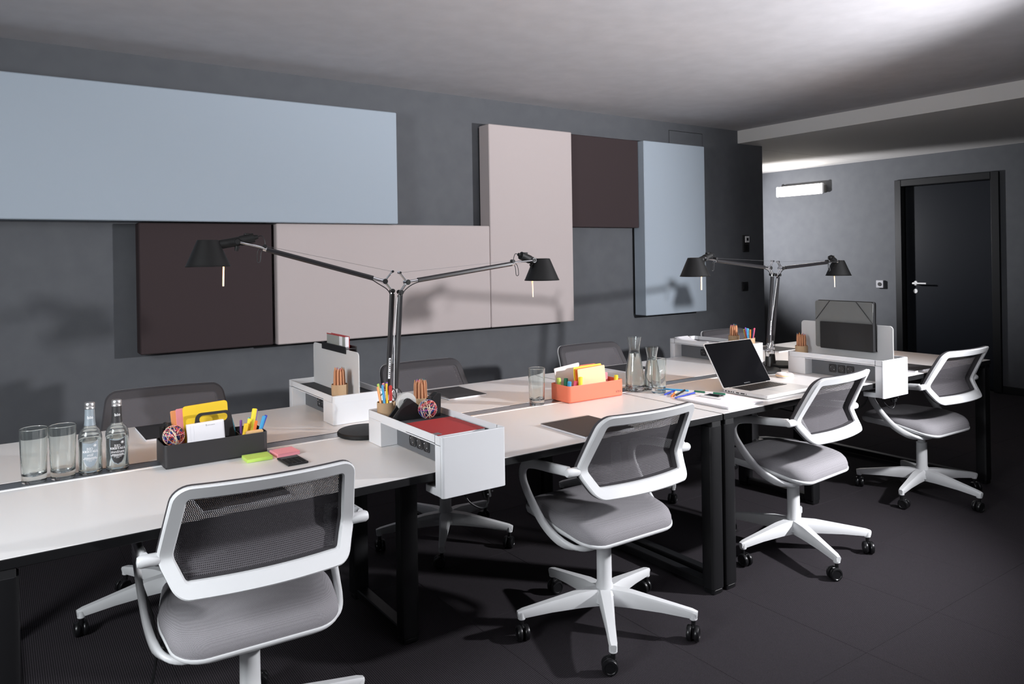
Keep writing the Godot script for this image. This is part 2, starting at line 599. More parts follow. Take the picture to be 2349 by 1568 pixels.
# ------------------------------------------------------------------ room
func shell() -> void:
	var wp: Material = mats["wall_paint"]
	var mb := Mb.new()
	mb.span(Vector3(-4.2, -0.2, -4.2), Vector3(8.3, -0.006, 8.2))
	var floor_node := structure(mb, "floor", mats["carpet_backing"])
	# carpet tiles where the photograph shows their joints; one sheet elsewhere
	var t := 0.5
	var tile := Mb.new()
	tile.box(Vector3(0, -0.003, 0), Vector3(t - 0.0012, 0.006, t - 0.0012), 0.0008)
	var tile_mesh := tile.done()
	for i in 17:
		for j in 10:
			put_mesh(tile_mesh, "carpet_tile", mats["carpet"], floor_node, Transform3D(Basis(), Vector3(-0.25 + t * i, 0, 0.25 + t * j)))
	mb = Mb.new()
	mb.span(Vector3(-4.2, -0.006, -4.2), Vector3(-0.5, 0, 8.2))
	mb.span(Vector3(-0.5, -0.006, 5.0), Vector3(8.0, 0, 8.2))
	mb.span(Vector3(-0.5, -0.006, -4.2), Vector3(8.3, 0, 0.0))
	put(mb, "carpet_sheet", mats["carpet"], floor_node).set_meta("kind", "stuff")
	mb = Mb.new()
	mb.span(Vector3(-4.2, -0.2, -0.18), Vector3(6.0, 2.55, 0))
	structure(mb, "wall_back", wp)
	mb = Mb.new()
	mb.span(Vector3(8.073, -0.2, -4.2), Vector3(8.3, 2.6, 0.20))
	mb.span(Vector3(8.073, -0.2, 1.155), Vector3(8.3, 2.6, 8.2))
	mb.span(Vector3(8.073, 2.13, 0.20), Vector3(8.3, 2.6, 1.155))
	structure(mb, "wall_far", wp)
	mb = Mb.new()
	mb.span(Vector3(-4.2, -0.2, -4.2), Vector3(-4.0, 2.7, 8.2))
	structure(mb, "wall_left", wp)
	mb = Mb.new()
	mb.span(Vector3(-4.2, -0.2, 8.0), Vector3(8.3, 2.7, 8.2))
	structure(mb, "wall_front", wp)
	mb = Mb.new()
	mb.span(Vector3(5.8, -0.2, -4.2), Vector3(8.3, 2.7, -4.0))
	mb.span(Vector3(5.82, -0.2, -4.0), Vector3(6.0, 2.55, -0.18))
	structure(mb, "wall_passage", wp)
	mb = Mb.new()
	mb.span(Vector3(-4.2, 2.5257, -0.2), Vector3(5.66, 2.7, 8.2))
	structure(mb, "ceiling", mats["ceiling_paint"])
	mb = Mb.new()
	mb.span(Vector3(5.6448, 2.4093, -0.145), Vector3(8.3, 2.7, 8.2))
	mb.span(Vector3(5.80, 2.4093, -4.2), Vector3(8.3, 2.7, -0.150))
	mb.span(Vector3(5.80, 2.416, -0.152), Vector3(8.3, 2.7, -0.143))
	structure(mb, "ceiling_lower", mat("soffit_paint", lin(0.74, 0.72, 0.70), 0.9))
	mb = Mb.new()
	mb.span(Vector3(8.058, 0, -4.0), Vector3(8.074, 0.07, 0.165), 0.003)
	mb.span(Vector3(8.058, 0, 1.19), Vector3(8.074, 0.07, 8.0), 0.003)
	structure(mb, "baseboard_far", mats["door_dark"])
	mb = Mb.new()
	mb.span(Vector3(-4.0, 0, -0.001), Vector3(6.0, 0.07, 0.014), 0.003)
	structure(mb, "baseboard_back", mats["door_dark"])
	# access hatch in the panelled wall, flush with a fine joint
	mb = Mb.new()
	mb.span(Vector3(4.745, 2.30, -0.002), Vector3(5.16, 2.456, 0.0025), 0.001)
	var hatch := structure(mb, "trim_1", wp)
	mb = Mb.new()
	mb.span(Vector3(4.741, 2.30, -0.002), Vector3(4.745, 2.460, 0.001))
	mb.span(Vector3(4.741, 2.456, -0.002), Vector3(5.164, 2.460, 0.001))
	mb.span(Vector3(5.160, 2.30, -0.002), Vector3(5.164, 2.460, 0.001))
	put(mb, "joint", mats["panel_back"], hatch)
	# door in the far wall
	var door := Node3D.new()
	door.name = "door_1"
	door.set_meta("kind", "structure")
	add_child(door)
	var dd: Material = mats["door_dark"]
	mb = Mb.new()
	mb.span(Vector3(8.045, 0, 0.165), Vector3(8.20, 2.16, 0.235), 0.004)
	mb.span(Vector3(8.045, 0, 1.115), Vector3(8.20, 2.16, 1.190), 0.004)
	mb.span(Vector3(8.045, 2.09, 0.235), Vector3(8.20, 2.16, 1.115), 0.004)
	put(mb, "door_frame", dd, door)
	mb = Mb.new()
	mb.span(Vector3(8.13, 0.005, 0.238), Vector3(8.17, 2.087, 1.112), 0.003)
	put(mb, "door_leaf", mat("door_leaf", lin(0.010, 0.012, 0.017), 0.3), door)
	mb = Mb.new()
	mb.rod(Vector3(8.13, 1.05, 0.335), Vector3(8.075, 1.05, 0.335), 0.010)
	mb.tube(spline([Vector3(8.078, 1.05, 0.333), Vector3(8.072, 1.05, 0.36), Vector3(8.072, 1.05, 0.475)], 4), 0.009)
	put(mb, "door_handle", mats["steel"], door)
	mb = Mb.new()
	var side := Basis(Vector3.BACK, PI / 2)
	mb.lathe([Vector2(0, 0.006), Vector2(0.022, 0.006), Vector2(0.026, 0.0), Vector2(0, 0)].map(func(v): return v), 20, Transform3D(side, Vector3(8.13, 1.05, 0.335)))
	mb.lathe([Vector2(0, 0.006), Vector2(0.022, 0.006), Vector2(0.026, 0.0), Vector2(0, 0)].map(func(v): return v), 20, Transform3D(side, Vector3(8.13, 0.965, 0.335)))
	put(mb, "lock_plate", mats["steel"], door)


func panel(label: String, m: String, a: Vector2, b: Vector2, z: float) -> void:
	var t := thing("acoustic_panel", label, "wall panel", Vector3((a.x + b.x) / 2, a.y, 0))
	var w := b.x - a.x
	var h := b.y - a.y
	var mb := Mb.new()
	mb.span(Vector3(-w / 2, 0, 0.022), Vector3(w / 2, h, z), 0.005)
	put(mb, "cover", mats[m], t)
	mb = Mb.new()
	mb.span(Vector3(-w / 2 + 0.01, 0.01, 0.0), Vector3(w / 2 - 0.01, h - 0.01, 0.022))
	put(mb, "batten", mats["panel_back"], t)


func wall_panels() -> void:
	panel("long pale blue fabric wall panel at the top left", "panel_blue", Vector2(-0.72, 1.622), Vector2(2.095, 2.32), 0.20)
	panel("dark brown square wall panel under the long blue one", "panel_brown", Vector2(0.632, 0.922), Vector2(1.325, 1.616), 0.13)
	panel("wide beige wall panel behind the nearer lamp pair", "panel_beige", Vector2(1.345, 0.920), Vector2(2.812, 1.619), 0.15)
	panel("tall upright beige wall panel", "panel_beige", Vector2(2.816, 0.920), Vector2(3.55, 2.322), 0.15)
	panel("dark brown square wall panel between the tall beige and the narrow blue ones", "panel_brown", Vector2(3.555, 1.621), Vector2(4.29, 2.322), 0.09)
	panel("narrow upright pale blue wall panel nearest the passage", "panel_blue", Vector2(4.295, 0.914), Vector2(5.015, 2.318), 0.15)


func wall_fittings() -> void:
	# fluorescent batten on the far wall
	var t := thing("wall_light", "glowing white tube light on the far wall", "light", Vector3(8.073, 2.145, -0.96))
	var mb := Mb.new()
	mb.box(Vector3(-0.03, 0, 0), Vector3(0.06, 0.10, 0.62), 0.008)
	put(mb, "housing", mat("housing", lin(0.25, 0.24, 0.22), 0.6), t)
	var glow := StandardMaterial3D.new()
	glow.resource_name = "tube_glow"
	glow.albedo_color = Color(0.9, 0.9, 0.9)
	glow.emission_enabled = true
	glow.emission = Color(1.0, 0.97, 0.93)
	glow.emission_energy_multiplier = 1.6
	mb = Mb.new()
	mb.extrude(rect(0.56, 0.125, 0.02), 0.036, Transform3D(Basis(Vector3(0, 0, 1), Vector3(0, 1, 0), Vector3(-1, 0, 0)), Vector3(-0.06, 0, 0)), 0.012)
	put(mb, "light_diffuser", glow, t)
	var endm := mat("diffuser_end", lin(0.75, 0.75, 0.75), 0.3)
	for s in [-1.0, 1.0]:
		mb = Mb.new()
		mb.extrude(rect(0.04, 0.130, 0.015), 0.04, Transform3D(Basis(Vector3(0, 0, 1), Vector3(0, 1, 0), Vector3(-1, 0, 0)), Vector3(-0.056, 0, s * 0.298)), 0.008)
		put(mb, "end_cap", endm, t)
	var l := AreaLight3D.new()
	l.name = "tube_lamp"
	l.area_size = Vector2(0.56, 0.10)
	l.light_energy = 0.55
	l.light_color = Color(1.0, 0.96, 0.90)
	l.area_range = 20.0
	l.area_attenuation = 2.0
	l.shadow_enabled = true
	t.add_child(l)
	l.transform = Transform3D(Basis(Vector3.UP, PI / 2), Vector3(-0.105, 0, 0))
	# double control plate by the passage
	t = thing("wall_control", "tall black control plate with a white thermostat beside the passage", "wall control", Vector3(5.732, 1.49, 0.0))
	mb = Mb.new()
	mb.box(Vector3(0, 0, 0.005), Vector3(0.085, 0.155, 0.010), 0.002)
	put(mb, "plate", mats["plastic_black"], t)
	mb = Mb.new()
	mb.box(Vector3(0.012, 0.040, 0.013), Vector3(0.058, 0.058, 0.008), 0.002)
	put(mb, "thermostat", mats["print_white"], t)
	mb = Mb.new()
	mb.box(Vector3(0.012, 0.040, 0.0175), Vector3(0.026, 0.026, 0.002))
	put(mb, "display", mats["screen"], t)
	mb = Mb.new()
	mb.box(Vector3(0, -0.038, 0.012), Vector3(0.055, 0.055, 0.004), 0.001)
	for s in [-1.0, 1.0]:
		mb.ball(Vector3(s * 0.012, -0.036, 0.015), 0.003, 8)
	put(mb, "switch", mats["lamp_black"], t)
	t = thing("wall_socket", "square black socket plate low beside the passage", "socket", Vector3(5.712, 1.095, 0.0))
	mb = Mb.new()
	mb.box(Vector3(0, 0, 0.005), Vector3(0.085, 0.085, 0.010), 0.002)
	put(mb, "plate", mats["plastic_black"], t)
	mb = Mb.new()
	mb.box(Vector3(0, 0, 0.011), Vector3(0.055, 0.055, 0.004), 0.001)
	put(mb, "cover", mats["rubber"], t)
	t = thing("wall_switch", "small silver square switch on the far wall beside the door", "switch", Vector3(8.073, 1.035, -0.012))
	mb = Mb.new()
	mb.box(Vector3(-0.016, 0, 0), Vector3(0.032, 0.085, 0.085), 0.004)
	put(mb, "plate", mats["silver_plate"], t)
	mb = Mb.new()
	mb.lathe([Vector2(0, 0), Vector2(0.021, 0), Vector2(0.021, 0.004), Vector2(0, 0.004)], 20, Transform3D(Basis(Vector3.BACK, PI / 2), Vector3(-0.032, 0, 0)))
	put(mb, "button", mats["plastic_black"], t)


# ------------------------------------------------------------------ desks
func desk(label: String, x0: float, x1: float, mid: float) -> void:
	var t := thing("bench_desk", label, "desk", Vector3((x0 + x1) / 2, 0, 1.737))
	var w := x1 - x0
	var mx := mid - (x0 + x1) / 2
	for s in [1.0, -1.0]:
		var mb := Mb.new()
		var za := 0.048
		var zb := 0.660
		mb.span(Vector3(-w / 2, 0.714, s * za), Vector3(w / 2, 0.7385, s * zb), 0.0015)
		var top := put(mb, "tabletop", mats["desk_black"], t)
		mb = Mb.new()
		mb.span(Vector3(-w / 2 + 0.0015, 0.738, s * (za + 0.002)), Vector3(w / 2 - 0.0015, DESK, s * (zb - 0.0015)), 0.0006)
		put(mb, "laminate", mats["laminate"], top)
	# cable channel along the middle
	var mb := Mb.new()
	mb.span(Vector3(-w / 2, 0.66, -0.047), Vector3(w / 2, 0.7345, 0.047))
	var ch := put(mb, "cable_channel", mats["alu_dark"], t)
	mb = Mb.new()
	mb.span(Vector3(-w / 2, 0.7345, -0.040), Vector3(w / 2, 0.7395, 0.026), 0.001)
	put(mb, "channel_cover", mats["alu"], ch)
	mb = Mb.new()
	mb.span(Vector3(-w / 2, 0.7345, 0.031), Vector3(w / 2, 0.7405, 0.0455), 0.0015)
	put(mb, "channel_rail", mats["steel"], ch)
	mb = Mb.new()
	for s in [-1.0, 1.0]:
		mb.span(Vector3(-w / 2 + 0.08, 0.664, s * 0.30), Vector3(w / 2 - 0.08, 0.714, s * 0.36))
	put(mb, "beam", mats["desk_under"], t)
	# end frames at the desk edge, and a set-back middle frame
	for e in [[-w / 2 + 0.038, 0.628], [mx, 0.225], [w / 2 - 0.038, 0.628]]:
		for s in [-1.0, 1.0]:
			mb = Mb.new()
			mb.extrude(round_poly([Vector2(-0.034, -0.032), Vector2(0.034, -0.032), Vector2(0.034, 0.032), Vector2(-0.034, 0.032)], [0.012], 2), 0.672, flat_xf(0.022, Vector3(e[0], 0, s * e[1])), 0.001)
			var leg := put(mb, "leg", mats["desk_black"], t)
			mb = Mb.new()
			mb.extrude(rect(0.062, 0.058, 0.011, 2), 0.022, flat_xf(0.0, Vector3(e[0], 0, s * e[1])), 0.004)
			put(mb, "foot", mats["rubber"], leg)
		mb = Mb.new()
		mb.span(Vector3(e[0] - 0.028, 0.675, -e[1] - 0.03), Vector3(e[0] + 0.028, 0.714, e[1] + 0.03), 0.002)
		put(mb, "cross_beam", mats["desk_under"], t)
		mb = Mb.new()
		mb.span(Vector3(e[0] - 0.024, 0.012, -e[1] + 0.033), Vector3(e[0] + 0.024, 0.046, e[1] - 0.033), 0.004)
		put(mb, "foot_bar", mats["desk_black"], t)


func desks() -> void:
	desk("long white-topped bench desk nearest the camera, carrying the black caddy and the orange caddy", -0.03, 2.4870, 1.242)
	desk("long white-topped bench desk farther away, carrying the open laptop", 2.4935, 4.93, 3.757)


# ------------------------------------------------------------------ chairs
func back_z(y: float) -> float:
	# lumbar fold: leans away above and below the waist
	var up := 0.143 + (y - 0.664) * 0.51
	var dn := 0.143 + (0.664 - y) * 0.69
	var k := 0.012
	return 0.5 * (up + dn + sqrt((up - dn) * (up - dn) + k * k)) - 0.002


func back_point(p: Vector2, off: float) -> Vector3:
	var w := 0.24
	return Vector3(p.x, p.y, back_z(p.y) + 0.036 * (1.0 - minf(1.0, p.x * p.x / (w * w))) + off)


func caster_mesh() -> ArrayMesh:
	var mb := Mb.new()
	for s in [-1.0, 1.0]:
		var prof := [Vector2(0, 0.0), Vector2(0.018, 0.0), Vector2(0.026, 0.002), Vector2(0.028, 0.005), Vector2(0.028, 0.013), Vector2(0.025, 0.018), Vector2(0.020, 0.019), Vector2(0.018, 0.017), Vector2(0, 0.017)]
		var b := Basis(Vector3.BACK, -PI / 2 * s)
		mb.lathe(prof, 18, Transform3D(b, Vector3(s * 0.004, 0.028, 0.012)))
	mb.box(Vector3(0, 0.034, 0.008), Vector3(0.009, 0.040, 0.030), 0.002)
	mb.rod(Vector3(0, 0.045, 0), Vector3(0, 0.078, 0), 0.008, 10)
	return mb.done()


func chair_parts(t: Node3D, base_turn: float) -> void:
	var white: Material = mats["chair_white"]
	# --- five-star base with casters
	var mb := Mb.new()
	mb.lathe([Vector2(0, 0.088), Vector2(0.038, 0.088), Vector2(0.050, 0.100), Vector2(0.050, 0.132), Vector2(0.040, 0.145), Vector2(0.0, 0.148)], 24)
	put(mb, "base_hub", white, t)
	mb = Mb.new()
	var path := PackedVector3Array([Vector3(0.02, 0.118, 0), Vector3(0.10, 0.117, 0), Vector3(0.22, 0.106, 0), Vector3(0.325, 0.094, 0), Vector3(0.345, 0.092, 0)])
	var prof := PackedVector2Array([Vector2(-0.020, -0.5), Vector2(0.020, -0.5), Vector2(0.026, 0.2), Vector2(0.017, 0.5), Vector2(-0.017, 0.5), Vector2(-0.026, 0.2)])
	mb.sweep(path, prof, Vector3.UP, [Vector2(1.15, 0.062), Vector2(1.0, 0.056), Vector2(0.72, 0.040), Vector2(0.58, 0.030), Vector2(0.42, 0.022)])
	mb.lathe([Vector2(0, 0.072), Vector2(0.012, 0.072), Vector2(0.0145, 0.075), Vector2(0.0145, 0.100), Vector2(0, 0.102)], 14, Transform3D(Basis(), Vector3(0.330, 0, 0)))
	var leg_mesh := mb.done()
	var wheel := caster_mesh()
	for k in 5:
		var a := base_turn + TAU * k / 5.0
		var leg := put_mesh(leg_mesh, "base_leg", white, t, Transform3D(Basis(Vector3.UP, -a), Vector3.ZERO))
		put_mesh(wheel, "caster", mats["rubber"], leg, Transform3D(Basis(Vector3.UP, a * 1.7 + k), Vector3(0.330, 0, 0)))
	# --- gas column
	mb = Mb.new()
	mb.lathe([Vector2(0.033, 0.140), Vector2(0.033, 0.158), Vector2(0.029, 0.166), Vector2(0.028, 0.300), Vector2(0.020, 0.302), Vector2(0.020, 0.375)], 22)
	put(mb, "column", white, t)
	# --- seat
	var outline := round_poly([Vector2(-0.190, -0.268), Vector2(0.190, -0.268), Vector2(0.238, 0.0), Vector2(0.212, 0.186), Vector2(-0.212, 0.186), Vector2(-0.238, 0.0)], [0.075, 0.075, 0.25, 0.085, 0.085, 0.25], 8)
	var ys := func(z: float) -> float:
		var k := clampf((z + 0.02) / 0.206, 0.0, 1.0)
		var f := clampf((-z - 0.16) / 0.11, 0.0, 1.0)
		return 0.440 - 0.024 * k * k - 0.016 * f * f
	# rings: (scale of the outline, height above the seat line, extra height at the rear, where the cushion rolls down)
	var rings := func(list: Array, m: Mb) -> void:
		var n := outline.size()
		m.fresh()
		for q in list.size() - 1:
			for i in n:
				var j := (i + 1) % n
				var v := []
				for e in [[i, q], [i, q + 1], [j, q + 1], [j, q]]:
					var s: Vector3 = list[e[1]]
					var p: Vector2 = outline[e[0]] * s.x
					v.append(Vector3(p.x, ys.call(p.y) + s.y + s.z * smoothstep(-0.10, 0.14, outline[e[0]].y), p.y))
				if list[q].x < 1e-4:
					m.tri(v[0], v[1], v[2])
				elif list[q + 1].x < 1e-4:
					m.tri(v[0], v[1], v[3])
				else:
					m.quad(v[0], v[1], v[2], v[3])
	mb = Mb.new()
	rings.call([Vector3(0.995, -0.003, -0.021), Vector3(1.004, 0.003, -0.018), Vector3(0.998, 0.010, -0.012), Vector3(0.975, 0.018, -0.006), Vector3(0.93, 0.025, -0.002), Vector3(0.86, 0.030, 0), Vector3(0.7, 0.032, 0), Vector3(0.45, 0.028, 0), Vector3(0.2, 0.025, 0), Vector3(0.0, 0.025, 0)], mb)
	put(mb, "seat", mats["seat_fabric"], t)
	mb = Mb.new()
	rings.call([Vector3(0.0, -0.050, 0), Vector3(0.4, -0.050, 0), Vector3(0.75, -0.046, -0.002), Vector3(0.93, -0.036, -0.008), Vector3(0.995, -0.024, -0.010), Vector3(1.014, -0.008, -0.021), Vector3(1.014, 0.001, -0.024), Vector3(1.006, 0.003, -0.023), Vector3(0.99, -0.002, -0.022)], mb)
	put(mb, "seat_shell", white, t)
	mb = Mb.new()
	mb.box(Vector3(0, 0.372, 0.03), Vector3(0.17, 0.030, 0.20), 0.008)
	mb.rod(Vector3(0.08, 0.376, -0.02), Vector3(0.20, 0.380, -0.03), 0.006)
	put(mb, "mechanism", white, t)
	# --- arms: a flat loop from the waist of the back, forward, then down and under the seat
	for s in [-1.0, 1.0]:
		var pts := [Vector3(0.283, 0.668, 0.150), Vector3(0.284, 0.660, 0.05), Vector3(0.282, 0.650, -0.06), Vector3(0.279, 0.626, -0.122), Vector3(0.276, 0.570, -0.132), Vector3(0.270, 0.490, -0.078), Vector3(0.262, 0.425, -0.010), Vector3(0.245, 0.388, 0.060), Vector3(0.205, 0.374, 0.105), Vector3(0.13, 0.372, 0.115), Vector3(0.06, 0.372, 0.100)]
		for i in pts.size():
			pts[i].x *= s
		var pa := spline(pts, 5)
		mb = Mb.new()
		# section: flat side outward; built as scaled rings about the path's own plane
		var n := pa.size()
		var m := 10
		var ringv := []
		for i in n:
			var tg := (pa[mini(i + 1, n - 1)] - pa[maxi(i - 1, 0)]).normalized()
			var out := Vector3(s, 0, 0)
			out = (out - tg * out.dot(tg))
			out = out.normalized() if out.length() > 0.3 else (Vector3.DOWN - tg * Vector3.DOWN.dot(tg)).normalized()
			if i > 40:
				out = (Vector3.DOWN - tg * Vector3.DOWN.dot(tg)).normalized().lerp(out, 0.0)
			elif i > 34:
				out = out.lerp((Vector3.DOWN - tg * Vector3.DOWN.dot(tg)).normalized(), (i - 34) / 7.0).normalized()
			var ax := tg.cross(out).normalized()
			var ring := PackedVector3Array()
			for k in m:
				var a := TAU * k / m
				var c := cos(a)
				var d := sin(a)
				ring.append(pa[i] + out * signf(c) * pow(absf(c), 0.6) * 0.0095 + ax * signf(d) * pow(absf(d), 0.6) * 0.0175)
			ringv.append(ring)
		mb.fresh()
		for i in n - 1:
			for k in m:
				var k2 := (k + 1) % m
				mb.quad(ringv[i][k], ringv[i][k2], ringv[i + 1][k2], ringv[i + 1][k])
		mb.flat()
		for k in range(1, m - 1):
			mb.tri(ringv[0][0], ringv[0][k + 1], ringv[0][k])
			mb.tri(ringv[n - 1][0], ringv[n - 1][k], ringv[n - 1][k + 1])
		var arm := put(mb, "armrest", white, t)
		mb = Mb.new()
		var side := Basis(Vector3.BACK, -PI / 2 * s)
		mb.lathe([Vector2(0, 0), Vector2(0.014, 0), Vector2(0.016, 0.003), Vector2(0.016, 0.045), Vector2(0.012, 0.052), Vector2(0, 0.054)], 16, Transform3D(side, Vector3(s * 0.248, 0.666, 0.158)))
		put(mb, "pivot", white, arm)
	# --- back frame
	var corners := [Vector2(-0.218, 0.573), Vector2(0.218, 0.573), Vector2(0.258, 0.664), Vector2(0.228, 0.864), Vector2(-0.228, 0.864), Vector2(-0.258, 0.664)]
	var ol := PackedVector2Array()
	var raw := round_poly(corners, [0.048, 0.048, 0.09, 0.048, 0.048, 0.09], 7)
	for i in raw.size():        # extra points along the straights so that the surface can bend
		var q := raw[(i + 1) % raw.size()]
		var cnt := maxi(1, int(raw[i].distance_to(q) / 0.02))
		for k in cnt:
			ol.append(raw[i].lerp(q, float(k) / cnt))
	var nn := ol.size()
	var nor := PackedVector2Array()
	for i in nn:
		var d := (ol[(i + 1) % nn] - ol[(i + nn - 1) % nn]).normalized()
		nor.append(Vector2(d.y, -d.x))
	var sect := [Vector2(0.0, 0.004), Vector2(0.0, 0.020), Vector2(-0.004, 0.025), Vector2(-0.033, 0.023), Vector2(-0.037, 0.018), Vector2(-0.037, 0.0), Vector2(-0.033, -0.003), Vector2(-0.004, 0.0)]
	mb = Mb.new()
	for k in sect.size():
		var k2 := (k + 1) % sect.size()
		mb.fresh()
		for i in nn:
			var j := (i + 1) % nn
			var v := []
			for e in [[i, k], [j, k], [j, k2], [i, k2]]:
				var s: Vector2 = sect[e[1]]
				v.append(back_point(ol[e[0]] + nor[e[0]] * s.x, s.y))
			mb.quad(v[0], v[1], v[2], v[3])
	put(mb, "back_frame", white, t)
	# dark rim that carries the netting, in front of the frame
	mb = Mb.new()
	var rim := [Vector2(0.0012, 0.008), Vector2(0.0012, -0.004), Vector2(-0.005, -0.012), Vector2(-0.030, -0.018), Vector2(-0.038, -0.014), Vector2(-0.039, 0.010), Vector2(-0.034, 0.0)]
	for k in rim.size():
		var k2 := (k + 1) % rim.size()
		mb.fresh()
		for i in nn:
			var j := (i + 1) % nn
			var v := []
			for e in [[i, k], [i, k2], [j, k2], [j, k]]:
				var s: Vector2 = rim[e[1]]
				v.append(back_point(ol[e[0]] + nor[e[0]] * s.x, s.y))
			mb.quad(v[0], v[1], v[2], v[3])
	put(mb, "back_rim", mats["chair_trim"], t)
	# netting with real openings, in staggered rows
	var inner := PackedVector2Array()
	for i in nn:
		inner.append(ol[i] + nor[i] * -0.034)
	mb = Mb.new()
	mb.fresh()
	var pitch := 0.0046
	var rows := int(0.30 / pitch)
	for r in rows:
		var y := 0.570 + pitch * r
		# half-width of the opening at this height
		var xs := 0.0
		for i in nn:
			var p := inner[i]
			var q := inner[(i + 1) % nn]
			if (p.y <= y) != (q.y <= y) and p.x + q.x > 0.0:
				xs = maxf(xs, lerpf(p.x, q.x, (y - p.y) / (q.y - p.y)))
		if xs < 0.02:
			continue
		var half := pitch / 2
		var cols := int(xs * 2 / pitch) + 1
		for c in cols:
			var x := (c - (cols - 1) / 2.0) * pitch + (half / 2 if r % 2 else -half / 2)
			var o := [Vector2(x - half, y - half), Vector2(x + half, y - half), Vector2(x + half, y + half), Vector2(x - half, y + half)]
			var h := half * 0.47
			var ii := [Vector2(x - h, y - h * 0.8), Vector2(x + h, y - h * 0.8), Vector2(x + h, y + h * 0.8), Vector2(x - h, y + h * 0.8)]
			for k in 4:
				var k2 := (k + 1) % 4
				mb.quad(back_point(o[k], -0.016), back_point(o[k2], -0.016), back_point(ii[k2], -0.016), back_point(ii[k], -0.016))
	put(mb, "back_netting", mats["chair_mesh"], t)


func chairs() -> void:
	var g1 := "white swivel chairs on the near side of the desks"
	var g2 := "white swivel chairs on the wall side of the desks"
	var first: Node3D = null
	for c in [
		[0.592, 2.258, -2.8, 0.0, g1, "nearest white swivel chair, large in the lower left, before the black caddy"],
		[1.898, 2.309, -0.4, 127.0, g1, "white swivel chair with its whole five-star base in view, in front of the orange caddy"],
		[3.096, 2.302, 4.0, 114.0, g1, "white swivel chair drawn up to the open laptop"],
		[4.388, 2.253, -2.3, 99.0, g1, "farthest white swivel chair on the near side, before the dark door"],
		[0.588, 1.165, 174.0, 174.0, g2, "grey netted chair back rising behind the water bottles, wall side"],
		[1.838, 1.20, 180.0, 123.0, g2, "wall-side chair behind the black spiral notebook and the nearer lamps"],
		[2.985, 1.20, 178.0, 60.0, g2, "wall-side chair whose back shows between orange caddy and carafe"],
		[4.250, 1.20, 180.0, 20.0, g2, "wall-side chair farthest away, behind the cup of coloured markers"]]:
		var t: Node3D
		if first == null:
			t = thing("swivel_chair", c[5], "chair", Vector3(c[0], 0, c[1]), deg_to_rad(c[2]), c[4])
			chair_parts(t, 0.0)
			first = t
		else:
			t = first.duplicate()
			t.name = numbered("swivel_chair")
			add_child(t)
			t.position = Vector3(c[0], 0, c[1])
			t.rotation.y = deg_to_rad(c[2])
			tag(t, c[5], "chair", c[4])
		var k := 0
		for part in t.get_children():
			if String(part.name).begins_with("base_leg"):
				part.transform = Transform3D(Basis(Vector3.UP, -(deg_to_rad(c[3] + c[2]) + TAU * k / 5.0)), Vector3.ZERO)
				k += 1


